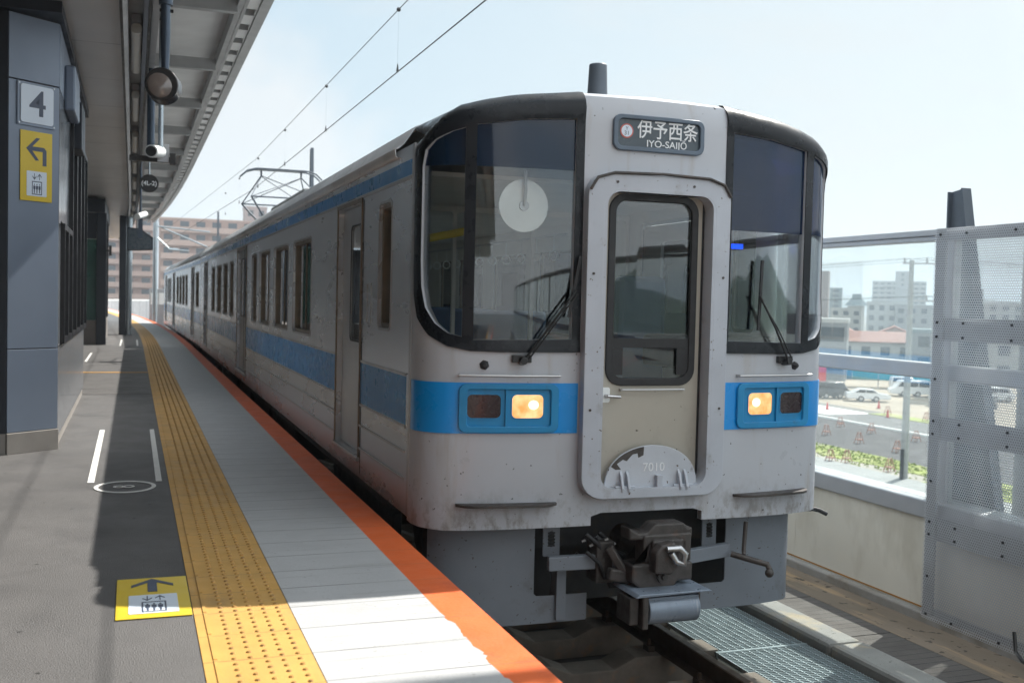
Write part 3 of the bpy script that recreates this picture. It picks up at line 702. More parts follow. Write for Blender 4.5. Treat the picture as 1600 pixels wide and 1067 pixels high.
# head and tail lamp housings
for sg in (-1, 1):
    u0, u1 = (.576, 1.134); fl = (lambda P: P) if sg > 0 else (lambda P: [(-a, b) for a, b in P][::-1])
    m = MB(); m.plate(fl(rrect(u0, u1, .562, .848, .045)), [fl(rrect(u0 + .045, u1 - .045, .60, .815, .018))], FS, .022, .0025, .08)
    hs = m.obj('lamp_housing', G['bluehs'], car, 30, bevel=.004)
    ho = [fl(rrect(.663, .842, .648, .784, .028)), fl(rrect(.905, 1.088, .648, .784, .028))]
    m = MB(); m.plate(fl(rrect(u0 + .03, u1 - .03, .59, .825, .018)), ho, FS, .006, .0022, .08); m.obj('lamp_bezel', G['bluehs'], hs, 30)
    m = MB()
    m.plate(fl(rrect(.868, .880, .60, .815, .002)), [], FS, .02, .006, .08); m.obj('divider', G['bluehs'], hs)
    def lens_off(u, v): return .004 + .006 * (1 - ((abs(u) - .7525) / .09) ** 2)
    m = MB(); m.plate(ho[0], [], FS, lens_off, .001, .02); L = m.obj('headlight', G['lamp_on'], hs, 60)
    m = MB(); m.plate(fl([(.72 + .03 * cos(a), .725 + .028 * sin(a)) for a in [k * pi / 8 for k in range(16)]]), [], FS, .0125, .009, .02); m.obj('bulb_glow', G['lamp_hot'], L)
    m = MB(); m.plate(fl(rrect(.658, .847, .643, .789, .03)), [ho[0]], FS, .010, .001, .05); m.obj('lamp_rim', G['bluehs'], hs)
    m = MB(); m.plate(ho[1], [], FS, .004, .001, .04); m.obj('tail_light', G['lamp_off'], hs, 60)
    m = MB(); m.plate(fl(rrect(.900, 1.093, .643, .789, .03)), [ho[1]], FS, .010, .001, .05); m.obj('lamp_rim', G['bluehs'], hs)
# destination sign
m = MB(); m.plate(rrect(-.291, .291, 2.235, 2.448, .05), [rrect(-.262, .262, 2.262, 2.422, .03)], FS, .02, -.002, .06); sg_ = m.obj('destination_sign', G['sign_frame'], car, 35, bevel=.005)
m = MB(); m.plate(rrect(-.27, .27, 2.255, 2.43, .03), [], FS, .004, .001, .1); m.obj('sign_blind', G['sign_bg'], sg_)
def onface(u, z, off): return FS(u, z, off)
MX = lambda u, z, off: frame_mtx(FS(u, z, off), (1, 0, 0), (0, 0, 1))
text('sign_kanji', '伊予西条', .118, G['whitelett'], sg_, MX(.055, 2.362, .006), sx=.87, bold=.0012)
text('sign_roman', 'IYO-SAIJŌ', .056, G['whitelett'], sg_, MX(.05, 2.285, .006), sx=1.12, bold=.0006)
m = MB(); m.cyl(FS(-.205, 2.352, .004), FS(-.205, 2.352, .0065), .043, n=24); m.obj('number_disc', G['redring'], sg_)
m = MB(); m.cyl(FS(-.205, 2.352, .0065), FS(-.205, 2.352, .0075), .035, n=24); m.obj('number_disc_face', G['wht2'], sg_)
text('line_letter', 'Y', .03, G['greylett'], sg_, MX(-.205, 2.366, .008)); text('station_number', '31', .035, G['greylett'], sg_, MX(-.205, 2.338, .008))
# gangway flange, door
def ring_off(u, v): return .075
m = MB(); m.plate(rrect(-.45, .45, .17, 2.09, .13), [rrect(-.352, .352, .225, 1.985, .09)], FS, .075, 0, .07); gf = m.obj('gangway_frame', G['frp2'], car, 35, bevel=.008)
m = MB(); m.plate(rrect(-.365, .365, .215, 1.998, .09), [rrect(-.335, .335, .20 + .03, 1.985, .08)], FS, .0745, -.05, .07); m.obj('inner_return', G['frp2'], gf, 35)
m = MB(); m.tube([FS(a, z, .083) for a, z in [(-.44, 1.99), (-.40, 2.06), (-.3, 2.092), (0, 2.1), (.3, 2.092), (.40, 2.06), (.445, 1.99)]], .009, 8); m.obj('rain_strip', G['castiron'], gf, 40)
m = MB()
for a, z in ((-.28, 2.04), (.2, 2.04), (-.41, 1.5), (.41, 1.5), (-.41, .7), (.41, .7)): m.cyl(FS(a, z, .074), FS(a, z, .080), .008, n=8)
m.obj('frame_bolt', G['castiron'], gf)
DO = -.025
wh = rrect(-.268, .268, .86, 1.965, .085)
m = MB(); m.plate(rrect(-.318, .318, .205, 2.02, .03), [wh], FS, DO, DO - .035, .12); gd = m.obj('gangway_door', G['door'], car, 30)
m = MB(); m.plate(rrect(-.336, .336, .19, 2.035, .04), [rrect(-.320, .320, .203, 2.022, .03)], FS, DO - .002, DO - .03, .12); m.obj('door_gasket', G['rubber'], gd)
m = MB(); m.plate(rrect(-.288, .288, .835, 1.985, .10), [rrect(-.245, .245, .88, 1.945, .07)], FS, DO + .012, DO - .01, .07); dw = m.obj('door_window_frame', G['rubber'], gd, 40, bevel=.004)
m = MB(); m.plate(rrect(-.25, .25, .875, 1.95, .07), [], FS, DO - .012, DO - .017, .3); m.obj('door_window_pane', G['glassf'], dw)
m = MB(); m.plate(rrect(-.246, .246, 1.065, 1.12, .004), [], FS, DO + .004, DO - .008, .3); m.plate(rrect(-.246, -.18, .9, 1.064, .004), [], FS, DO + .004, DO - .008, .3); m.plate(rrect(.17, .246, .9, 1.064, .004), [], FS, DO + .004, DO - .008, .3); m.obj('window_crossbar', G['rubber'], dw)
m = MB(); m.tube([FS(-.19 + .4 * k / 4, .812, DO + .03) for k in range(5)], .006, 8); [m.cyl(FS(a, .812, DO), FS(a, .812, DO + .03), .008, n=8) for a in (-.19, .21)]; m.obj('door_handrail', G['steel_dull'], gd, 40)
m = MB(); m.plate(rrect(-.305, -.255, .735, .825, .012), [], FS, DO + .006, DO, .1); hd = m.obj('door_lock_plate', G['white'], gd)
m = MB(); m.tube([FS(-.28, .775, DO + .03), FS(-.20, .77, DO + .034)], .01, 8); m.cyl(FS(-.28, .775, DO), FS(-.28, .775, DO + .03), .012, n=10); m.obj('door_lever', G['bare'], hd, 40)
fp = [(.297 * cos(a) * (1 if abs(cos(a)) < 1 else 1), .21 + .27 * (sin(a) ** .8)) for a in [pi * k / 28 for k in range(29)]]
m = MB(); m.plate([(-.297, .205)] + [(a, b) for a, b in fp[::-1]][1:-1] + [(.297, .205)], [], FS, .035, .022, .07)
m.v = m.v; fpo = m.obj('gangway_foot_plate', G['plate'], car, 30, bevel=.003)
MB().plate([(.292 * cos(a), .214 + .262 * (sin(a) ** .8)) for a in [pi * (.56 + .026 * k) for k in range(12)]] + [(.292 * (.9 - .10 * sin(k * 2.1)) * cos(a), .214 + .262 * (.84 - .09 * sin(k * 1.7)) * (sin(a) ** .8)) for k, a in enumerate([pi * (.84 - .03 * k) for k in range(10)])], [], FS, .0365, .0345, .05).obj('rust_patch', G['castiron'], fpo)
text('fleet_number', '7010', .072, G['whitelett'], fpo, MX(.01, .345, .0365), sx=1.05)
for a in (-.2, -.16, .17, .21): MB().prism([(.208, .0), (.208, .045), (.23, .05), (.30, .025), (.33, .0)], lambda u, v, o_, a=a: (FS(a, u, .036 + v)[0] + o_, FS(a, u, .036 + v)[1], u), -.008, .008).obj('hinge_bracket', G['frp2'], fpo, bevel=.003)
for a in (-.18, .19): MB().cyl(FS(a - .06, .235, .06), FS(a + .06, .235, .06), .008, n=8).obj('hinge_pin', G['frp2'], fpo)
MB().box(XC + .02, XC + .06, FS(0, .2, .07)[1], FS(0, .2, .03)[1], .21, .30).obj('plate_latch', G['frp2'], fpo, bevel=.003)
# ---- car sides
def side_map(sg): return lambda u, v, off: (XC + sg * (HW + off), u, v)
WZ0, WZ1 = .965, 1.875
def car_side(root, sg, wins, doors, y0, y1, extra=None):
    fm = side_map(sg); holes = []
    for a, b in wins: holes.append(rrect(a, b, WZ0, WZ1, .05, 4))
    for a, b in doors: holes.append(rrect(a, b, .165, 2.02, .04, 3, rs=(.002, .002, .05, .05)))
    if extra: holes.append(rrect(extra[0], extra[1], 1.13, 1.95, .06, 5))
    m = MB(); m.plate([(y0, .02), (y1, .02), (y1, 2.25), (y0, 2.25)], holes, fm, 0, -.06, .5)
    m.obj('side_wall', G['steel'], root)
    m = MB(); m.plate([(y0 + .15, .1), (y1 - .1, .1), (y1 - .1, 2.18), (y0 + .15, 2.18)], [h for h in holes[:len(wins)]] + [rrect(a, b, .12, 2.05, .02, 2) for a, b in doors] + ([holes[-1]] if extra else []), fm, -.065, -.085, .7)
    m.obj('inner_wall', G['cabin'], root)
    ww = [(a, b, WZ0, WZ1) for a, b in wins] + ([(extra[0], extra[1], 1.13, 1.95)] if extra else [])
    for a, b, z0, z1 in ww:
        m = MB(); m.plate(rrect(a - .002, b + .002, z0 - .002, z1 + .002, .05, 4), [rrect(a + .03, b - .03, z0 + .03, z1 - .03, .04, 4)], fm, -.02, -.055, .5)
        f = m.obj('window', G['recess'], root)
        MB().prism(rrect(a + .025, b - .025, z0 + .025, z1 - .025, .04, 4), fm, -.048, -.053).obj('window_pane', G['glasss'], f)
        if b - a > .9: MB().prism([(a + (b - a) * .5 - .012, z0 + .03), (a + (b - a) * .5 + .012, z0 + .03), (a + (b - a) * .5 + .012, z1 - .03), (a + (b - a) * .5 - .012, z1 - .03)], fm, -.040, -.0475).obj('window_divider', G['recess'], f)
        m = MB(); m.plate(rrect(a - .018, b + .018, z0 - .018, z1 + .018, .06, 4), [rrect(a, b, z0, z1, .05, 4)], fm, .004, .0005, .6); m.obj('window_rim', G['steel_dull'], f)
    for a, b in doors:
        wo_ = rrect(a + .22, b - .22, 1.0, 1.87, .06, 5)
        if b - a < 1.0: wo_ = rrect(a + .08, b - .33, 1.0, 1.87, .05, 5)
        m = MB(); m.plate([(a, .17), (b, .17), (b, 2.015), (a, 2.015)], [wo_], fm, -.042, -.058, .6); d = m.obj('side_door', G['steel_dull'], root)
        MB().prism(wo_, fm, -.047, -.052).obj('door_pane', G['glasss'], d)
        m = MB(); m.plate([(p[0] + (.012 if p[0] > (a + b) / 2 else -.012), p[1] + (.012 if p[1] > 1.4 else -.012)) for p in wo_], [wo_], fm, -.038, -.0415, .6); m.obj('pane_seal', G['rubber'], d)
        m = MB(); m.prism([(a - .03, .13), (b + .03, .13), (b + .03, .163), (a - .03, .163)], fm, .022, -.05); m.obj('door_sill', G['steel_dull'], d, bevel=.004)
        m = MB()
        for e0, e1 in ((a - .028, a - .001), (b + .001, b + .028)): m.prism([(e0, .164), (e1, .164), (e1, 2.05), (e0, 2.05)], fm, .010, .0005)
        m.prism([(a - .028, 2.022), (b + .028, 2.022), (b + .028, 2.05), (a - .028, 2.05)], fm, .0105, .0006); m.obj('door_trim', G['recess'], d)
        m = MB(); m.prism([((a + b) / 2 - .004, .18), ((a + b) / 2 + .004, .18), ((a + b) / 2 + .004, 2.0), ((a + b) / 2 - .004, 2.0)], fm, -.036, -.0415)
        if b - a > 1.0: m.obj('door_leaf_joint', G['rubber'], d)
    # beads and films between doors
    segs = []; yy = y0 + .05
    for a, b in sorted(doors): segs.append((yy, a - .035)); yy = b + .035
    segs.append((yy, y1 - .04))
    m = MB(); mf = MB()
    for a, b in segs:
        if b - a < .1: continue
        for z in (.234, .40, .548, .868):
            m.prism([(a, z - .008), (b, z - .008), (b, z + .008), (a, z + .008)], fm, .006 if z > .5 else .010, .0006)
        mf.prism([(a, .562), (b, .562), (b, .855), (a, .855)], fm, .0016, .0006)
    m.obj('side_bead', G['steel_dull'], root, bevel=.003); mf.obj('blue_side_stripe', G['bluefilm'], root)
    MB().prism([(y0 + .0, 2.07), (y1, 2.07), (y1, 2.162), (y0, 2.162)], fm, .0017, .0005).obj('upper_blue_stripe', G['bluefilm2'], root)
    m = MB(); m.prism([(y0, 2.045), (y1, 2.045), (y1, 2.062), (y0, 2.062)], fm, .007, .0006); m.obj('panel_seam', G['steel_dull'], root)
def car_body(root, y0, y1):
    xs = [-1.40, -1.415, -1.418, -1.40, -1.36, -1.30, -1.2, -1.05, -.85, -.5, 0]; zs = [2.235, 2.25, 2.275, 2.295, None] 
    prof = [(-1.398, 2.20), (-1.425, 2.205), (-1.43, 2.262), (-1.405, 2.275), (-1.372, 2.305)]
    edge = prof + [(-1.30, zt(1.30) + .0), (-1.2, zt(1.2))]
    for sgn in (1, -1):
        m = MB(); m.loft([[(XC + sgn * x, y, z) for x, z in edge] for y in (y0, y1)]); o = m.obj('roof_edge', G['roofsil'], root, 25)
        s2 = o.modifiers.new('thick', 'SOLIDIFY'); s2.thickness = .01; s2.offset = -1
    rp = [(-1.2, zt(1.2))] + [(x, zt(x)) for x in (-1.1, -1.0, -.9, -.7, -.5, -.25, 0, .25, .5, .7, .9, 1.0, 1.1, 1.2)]
    m = MB(); m.loft([[(XC + x, y, z + .003) for x, z in rp] for y in (y0, y1)]); o = m.obj('roof', G['roof'], root, 25)
    s2 = o.modifiers.new('thick', 'SOLIDIFY'); s2.thickness = .02; s2.offset = -1
    MB().box(XC - 1.33, XC + 1.33, y0 + .2, y1 - .05, .06, .17).obj('floor', G['cabfloor'], root)
    MB().box(XC - 1.31, XC + 1.31, y0 + .25, y1 - .05, 2.14, 2.17).obj('ceiling', G['cabin'], root)
    ends = [y1] if root is car else [y0, y1]
    for y in ends:
        m = MB(); fe = lambda u, v, off, y=y: (XC + u, y + off, v)
        m.plate([(-1.395, .02), (1.395, .02), (1.395, 2.22), (.9, 2.49), (0, 2.55), (-.9, 2.49), (-1.395, 2.22)], [rrect(-.4, .4, .2, 2.0, .05)], fe, -.03, .03, .6); m.obj('end_wall', G['steel_dull'], root)
    for k, yy in enumerate((y0 + 3.2, y1 - 3.0)):
        b = MB().box(XC - .95, XC - .87, yy - 1.35, yy + 1.35, -.62, -.42).box(XC + .87, XC + .95, yy - 1.35, yy + 1.35, -.62, -.42).box(XC - .9, XC + .9, yy - .2, yy + .2, -.6, -.35).obj('bogie', G['dark'], root, bevel=.02)
        for dy in (-1.05, 1.05):
            m = MB()
            for sgn in (-1, 1): m.cyl((XC + sgn * .50, yy + dy, -.515), (XC + sgn * .60, yy + dy, -.515), .43, n=32).cyl((XC + sgn * .49, yy + dy, -.515), (XC + sgn * .52, yy + dy, -.515), .455, n=32)
            m.cyl((XC - .9, yy + dy, -.515), (XC + .9, yy + dy, -.515), .07); m.obj('wheelset', G['rail'], b, 40)
    m = MB()
    for a in range(4): yy = y0 + 5.6 + a * 2.4; m.box(XC - 1.2, XC + 1.2, yy, yy + 1.9, -.55, .0)
    m.obj('underfloor_box', G['dark'], root, bevel=.03)
    m = MB().box(XC - 1.36, XC + 1.36, y0 + .3, y1 - .05, -.06, .03); m.obj('underframe', G['dark'], root)
W1 = [(9.9, 11.05), (11.45, 12.65), (13.05, 14.15), (14.5, 15.1), (17.95, 18.75), (19.1, 20.1), (20.45, 21.65), (22.15, 23.1)]
D1 = [(7.60, 8.52), (15.85, 17.25), (24.4, 25.5)]
Y1E = 26.85
for sg in (-1, 1): car_side(car, sg, W1, D1, 6.155, Y1E, (6.66, 7.02))
car_body(car, 6.5, Y1E)
for sgn in (-1, 1): MB().box(*sorted((XC + sgn * 1.39, XC + sgn * 1.402)), 6.10, 6.154, .02, 2.25).obj('corner_seam', G['steel_dull'], car)
# small side fittings: car number panel, handle slot, vertical seam by the door
fm = side_map(-1)
m = MB().prism([(7.53, .05), (7.542, .05), (7.542, 2.03), (7.53, 2.03)], fm, .003, .0005); m.obj('panel_joint', G['rubber'], car)
m = MB(); m.plate(rrect(7.24, 7.38, 1.14, 1.43, .02), [rrect(7.25, 7.37, 1.15, 1.42, .015)], fm, .004, .0005, .3); m.obj('access_flap', G['steel_dull'], car)
# interior: partition, seats, hanging straps, the round cab lamp shade
m = MB(); fe = lambda u, v, off: (XC + u, 8.75 + off, v)
m.plate([(-1.3, .17), (1.3, .17), (1.3, 2.13), (-1.3, 2.13)], [rrect(-1.27, -.375, .95, 2.08, .03), rrect(-.345, .345, .2, 2.08, .03), rrect(.375, 1.27, .95, 2.08, .03)], fe, -.02, .02, .6); m.obj('cab_partition', G['cabin'], car)
for yy in (10.2, 11.9, 13.6, 18.6, 20.4, 22.2):
    for sgn in (-1, 1):
        m = MB().box(XC + sgn * .5 - (.4 if sgn > 0 else .35), XC + sgn * .9 + (.38 if sgn > 0 else .0), yy, yy + .45, .5, .62) if False else MB()
        x0, x1 = sorted((XC + sgn * .45, XC + sgn * 1.28))
        m.box(x0, x1, yy, yy + .45, .50, .62).box(x0, x1, yy + .46, yy + .56, .55, 1.22); m.obj('seat', G['seat'], car, bevel=.04)
for sgn in (-1, 1):
    m = MB().tube([(XC + sgn * .75, 8.9, 1.95), (XC + sgn * .75, 26, 1.95)], .012, 6); o = m.obj('strap_rail', G['steel_dull'], car)
    m = MB()
    for k in range(14):
        y = 9.2 + k * .45; m.beam((XC + sgn * .75, y, 1.94), (XC + sgn * .75, y, 1.80), .02, .004)
        m.tube([(XC + sgn * .75 + .045 * sin(a * pi / 6), y, 1.76 + .045 * cos(a * pi / 6)) for a in range(13)], .007, 5)
    m.obj('strap_handle', G['white'], o)
m = MB().cyl((2.187, 5.93, 1.896), (2.187, 5.96, 1.896), .150, .12, 36).cyl((2.187, 5.915, 1.896), (2.187, 5.929, 1.896), .156, .156, 36); o = m.obj('round_shade', G['white'], car, 30)
MB().cyl((2.187, 5.905, 1.896), (2.187, 5.9145, 1.896), .03, .03, 20).tube([(2.187, 5.905, 1.896), (2.187, 5.89, 1.98), (2.187, 5.90, 2.10)], .011, 8).obj('shade_stem', G['alu'], o, 40)
MB().tube([(1.80, 7.2, 1.72), (2.15, 6.9, 1.80)], .028, 8).obj('yellow_bar', G['yellow_pipe'], car, 40)
m = MB().box(XC + .45, XC + 1.3, 6.25, 6.75, .9, 1.12).box(XC - 1.25, XC - .5, 6.2, 6.5, .85, 1.03); o = m.obj('control_desk', G['dark'], car, bevel=.03)
MB().box(4.03, 4.13, 6.6, 6.62, 1.74, 1.775).obj('blue_display', G['bluescreen'], car)
m = MB().box(XC + .62, XC + 1.05, 7.5, 7.62, .6, 1.55).box(XC + .58, XC + 1.08, 7.1, 7.5, .5, .62); m.obj('driver_seat', G['seat'], car, bevel=.05)
# roof horn post
m = MB().cyl((2.93, 6.55, 2.56), (2.93, 6.55, 2.93), .075, .060, 28); m.obj('roof_antenna', G['postm'], car, 35, bevel=.008)
# skirt with the notch for the coupler
def SK(s, w_, off):
    x, y, nx, ny = plan(s); x *= SC * .93; return (XC + x + nx * off, y + .16 + ny * off, w_)
sk = [(-1.36, -.03), (-1.36, -.60), (-1.30, -.64), (-.33, -.615), (-.33, -.45), (-.66, -.455), (-.68, -.44), (-.68, -.03)]
for sgn in (-1, 1):
    P = sk if sgn < 0 else [(-a, b) for a, b in sk][::-1]
    m = MB(); m.plate(P, [], SK, .004, -.004, .08); m.obj('front_skirt', G['skirt'], car, 40)
    m = MB(); m.plate(rrect(sgn * .565 - .055, sgn * .565 + .055, -.22, -.03, .01), [[(sgn * .565 + .022 * cos(a), -.115 + .022 * sin(a) + (.028 if sin(a) > 0 else -.028)) for a in [k * pi / 8 for k in range(16)]]], SK, -.02, -.03, .1); b = m.obj('coupler_bracket', G['skirt'], car)
    m = MB()
    for k in range(5): z = -.155 + k * .02; p = SK(sgn * .565 - .024, z, -.022); q_ = SK(sgn * .565 + .024, z, -.022); m.beam(p, q_, .01, .007)
    m.obj('vent_bar', G['dark'], b)
MB().box(XC - 1.25, XC + 1.25, 6.3, 6.32, -.62, 0).box(XC - 1.2, XC + 1.2, 6.05, 6.29, -.2, .04).obj('undercab_dark_backing', G['dark'], car)  # added dark backing, widened to stop light showing through the coupler gap
# coupler
cpl = MB(); CX = 2.965; 
cpl.prism([(-.20, -.30), (-.14, -.345), (.08, -.345), (.10, -.31), (.20, -.31), (.20, -.20), (.14, -.20), (.14, -.06), (-.07, -.06), (-.07, -.20), (-.20, -.20)], lambda u, v, o_: (CX + u, 5.50 + o_, v), 0, .16)
cpl.prism([(-.20, -.20), (-.12, -.20), (-.12, -.03), (.20, -.03), (.20, -.20), (.15, -.20), (.15, -.09), (-.07, -.09), (-.07, -.20)], lambda u, v, o_: (CX + u, 5.52 + o_, v), .0, .12)
cpl.prism([(-.21, -.06), (-.21, .015), (-.15, -.02), (-.09, -.02), (-.04, .03), (.15, .03), (.18, .0), (.21, .0), (.21, -.06)], lambda u, v, o_: (CX + u, 5.53 + o_, v), .0, .13)
cpl.cyl((CX, 5.65, -.16), (CX, 6.5, -.16), .09)
cp_ = cpl.obj('coupler', G['castiron'], car, bevel=.012)
m = MB(); m.prism([(-.09, -.24), (.02, -.25), (.07, -.20), (.08, -.10), (.03, -.055), (-.05, -.075), (-.09, -.12)], lambda u, v, o_: (CX + u, 5.42 + o_, v), .0, .08); o = m.obj('coupler_knuckle', G['castiron'], cp_, bevel=.015)
m = MB(); m.tube([(CX - .03, 5.40, -.09), (CX + .05, 5.39, -.085), (CX + .085, 5.385, -.12), (CX + .075, 5.385, -.18), (CX + .03, 5.39, -.165), (CX + .0, 5.40, -.115)], .018, 10); m.obj('knuckle_hook', G['bare'], cp_, 50)
m = MB().cyl((CX, 5.50, -.275), (CX, 5.48, -.275), .04, n=18).cyl((CX, 5.48, -.275), (CX, 5.465, -.275), .018, n=12); m.obj('coupler_pin', G['castiron'], cp_, 40)
m = MB().prism([(-.22, -.335), (.24, -.335), (.26, -.345), (-.24, -.355)], lambda u, v, o_: (CX + u, 5.36 + o_, v), .0, .32); m.obj('connector_cover', G['gpaint'], car, bevel=.004)
m = MB(); m.cyl((CX - .14, 5.46, -.45), (CX + .19, 5.46, -.45), .088, n=28); m.box(CX - .14, CX + .19, 5.40, 5.60, -.45, -.37); eb = m.obj('electric_coupler_box', G['gpaint'], car, 40, bevel=.004)
for bb in ((-.185, -.145, 5.38, 5.62, -.55, -.35), (-.25, -.19, 5.42, 5.6, -.53, -.37), (.195, .215, 5.42, 5.6, -.52, -.36)): MB().box(CX + bb[0], CX + bb[1], *bb[2:]).obj('box_bracket', G['castiron'], eb, bevel=.01)
m = MB(); m.beam((CX - .62, 5.78, -.23), (CX - .2, 5.72, -.22), .05, .085); m.obj('cross_bar', G['skirt'], car, bevel=.005)
m = MB(); m.beam((CX + .2, 5.72, -.235), (CX + .62, 5.80, -.22), .05, .085); m.obj('cross_bar', G['skirt'], car, bevel=.005)
m = MB(); m.beam((CX - .5, 5.9, -.60), (CX - .5, 5.9, -.25), .1, .06); m.obj('snow_blade_stay', G['skirt'], car)
m = MB(); m.tube([(CX + .70, 5.72, -.03), (CX + .69, 5.72, -.2), (CX + .68, 5.70, -.235)], .014, 8); m.tube([(CX + .61, 5.74, -.235), (CX + .74, 5.66, -.27), (CX + .80, 5.62, -.285), (CX + .815, 5.60, -.33)], .019, 10); m.sphere((CX + .805, 5.60, -.335), .028); m.obj('brake_pipe', G['castiron'], car, 45)
random.seed(11)
for k in range(7):
    x = CX - .45 + random.random() * .28; y = 5.7 + random.random() * .15; z = -.05 - random.random() * .2
    m = MB().tube([(x, y, z), (x + .07, y - .03, z - .06), (x + .12, y, z - .16), (x + .20, y + .03, z - .17)], .012 + .008 * random.random(), 8); m.obj('air_hose', G['rubber'], car, 50)
m = MB()
for k in range(5):
    x = CX - .42 + .05 * k; z = -.10 - .03 * (k % 3); m.cyl((x, 5.74, z), (x + .02, 5.735, z + .01), .009, n=8)
m.obj('hose_cock', G['bare'], car, 40)
m = MB().beam((CX - .30, 5.62, -.27), (CX - .02, 5.6, -.33), .06, .07).beam((CX - .28, 5.66, -.12), (CX - .18, 5.6, -.30), .05, .05).box(CX - .34, CX - .22, 5.7, 5.85, -.35, -.1); m.obj('coupler_support', G['castiron'], cp_, bevel=.01)
m = MB().tube([(XC + 1.30, 6.0, -.01), (XC + 1.42, 5.95, -.035), (XC + 1.47, 5.93, -.06)], .016, 8).box(XC + 1.22, XC + 1.38, 5.93, 6.1, -.035, -.012); m.obj('lifting_bracket', G['dark'], car, bevel=.004)
# pantograph
pt = MB(); py = 23.0; hz = 3.985
hd_ = MB()
for dy in (-.14, .14): hd_.tube([(XC - .85 + 0, py + dy, hz - .17), (XC - .72, py + dy, hz - .05), (XC - .55, py + dy, hz), (XC, py + dy, hz + .005), (XC + .55, py + dy, hz), (XC + .72, py + dy, hz - .05), (XC + .85, py + dy, hz - .17)], .017, 8)
hd_.box(XC - .5, XC + .5, py - .155, py + .155, hz - .012, hz + .018)
for sgn in (-1, 1):
    pt.tube([(XC + sgn * .42, py, hz - .02), (XC + sgn * .42, py, hz - .14)], .02, 8)
    for d in (-1, 1):
        pt.tube([(XC + sgn * .42, py + d * .05, hz - .14), (XC + sgn * .72, py + d * 1.0, 3.32)], .013, 8)
        pt.tube([(XC + sgn * .72, py + d * 1.0, 3.32), (XC + sgn * .30, py + d * .45, 2.78)], .02, 8)
for d in (-1, 1):
    pt.tube([(XC - .72, py + d * 1.0, 3.32), (XC + .72, py + d * 1.0, 3.32)], .016, 8)
    pt.tube([(XC - .42, py + d * .05, hz - .14), (XC + .72, py + d * 1.0, 3.32)], .009, 8); pt.tube([(XC + .42, py + d * .05, hz - .14), (XC - .72, py + d * 1.0, 3.32)], .009, 8)
    pt.tube([(XC - .35, py + d * .45, 2.78), (XC + .35, py + d * .45, 2.78)], .03, 8)
po = pt.obj('pantograph', G['postm'], car, 40); hd_.obj('collector_head', G['postm'], po, 40)
m = MB().box(XC - .6, XC + .6, py - .8, py + .8, 2.70, 2.75)
for dx in (-.5, .5):
    for dy in (-.7, .7): m.cyl((XC + dx, py + dy, 2.56), (XC + dx, py + dy, 2.70), .05)
m.obj('pantograph_base', G['postm'], po)
m = MB(); [m.box(XC - .8, XC + .8, a, a + 3.6, 2.57, 2.80) for a in (14.5,)]; m.obj('roof_air_conditioner', G['roof'], car, bevel=.05)
m = MB()
for k in range(9): m.beam((XC - .4, Y1E + .03 + .03 * k, .15), (XC - .4, Y1E + .03 + .03 * k, 2.05), .02, .3); 
m.box(XC - .55, XC + .55, Y1E + .03, Y1E + .45, .15, .2).box(XC - .5, XC - .42, Y1E + .02, Y1E + .46, .2, 2.05).box(XC + .42, XC + .5, Y1E + .02, Y1E + .46, .2, 2.05).box(XC - .5, XC + .5, Y1E + .02, Y1E + .46, 2.05, 2.1)
m.obj('gangway_bellows', G['rubber'], car)
# second car
car2 = thing('train_car', 'second silver railcar coupled behind, at the far end of the train', 'train', (XC, 27.3, 0), 'railcars of the train at the platform')
W2 = [(27.85, 29.0), (32.3, 33.3), (33.7, 34.9), (35.3, 36.5), (36.9, 38.2), (41.9, 42.7), (43.0, 43.8), (44.1, 44.9)]
D2 = [(29.5, 30.7), (39.2, 40.6), (45.6, 46.6)]
for sg in (-1, 1): car_side(car2, sg, W2, D2, 27.32, 48)
car_body(car2, 27.3, 48)
car2.rotation_euler = (0, 0, radians(.85)); car2.location.x += .02

# ------------------------------------------------------------------ station building on the platform
A = Vector((-.94, 9.27, 0)); B = Vector((-.585, 9.56, 0)); AB = (B - A); CL = AB.length; ud = AB.normalized(); nd = Vector((ud.y, -ud.x, 0))
def CH(u, v, off): p = A + ud * u + nd * off; return (p.x, p.y, v)
def SD(u, v, off): return (-.585 + off, u, v)
ks = thing('station_kiosk', 'blue grey panelled platform building with chamfered corner carrying the yellow sign', 'building', (-1.9, 11.8, 0))
foot = [(-.62, 9.59), (-.62, 14.44), (-3.2, 14.44), (-3.2, 9.31), (-.955, 9.31)]
MB().prism(foot, lambda u, v, o_: (u, v, o_), .0, .83).obj('core_wall', G['kiosk_d'], ks)
MB().prism([(-1.2, 9.85), (-1.2, 14.44), (-3.2, 14.44), (-3.2, 9.6)], lambda u, v, o_: (u, v, o_), .84, 3.62).obj('inner_wall', G['kiosk_d'], ks)
m = MB(); m.prism([(0.002, .85), (CL - .002, .85), (CL - .002, 2.995), (.002, 2.995)], CH, -.03, 0); m.obj('corner_panel', G['kiosk'], ks, bevel=.003)
m = MB(); m.prism([(0.002, 3.005), (CL - .002, 3.005), (CL - .002, 3.52), (.002, 3.52)], CH, -.03, 0); m.obj('corner_panel', G['kiosk'], ks, bevel=.003)
m = MB(); m.prism([(0.002, .175), (CL - .002, .175), (CL - .002, .842), (.002, .842)], CH, -.03, .0); m.obj('corner_panel', G['kiosk'], ks, bevel=.003)
m = MB(); m.prism([(-.005, .0), (CL + .004, .0), (CL + .004, .17), (-.005, .17)], CH, -.03, .012); m.obj('corner_plinth', G['plinth'], ks, bevel=.004)
m = MB().box(-3.2, -.945, 9.27, 9.309, .17, 3.52); m.obj('front_wall', G['kiosk_d'], ks); MB().box(-3.2, -.95, 9.262, 9.309, 0, .169).obj('front_plinth', G['plinth'], ks)
segs = [9.575, 10.35, 11.15, 11.95, 12.75, 13.55, 14.44]
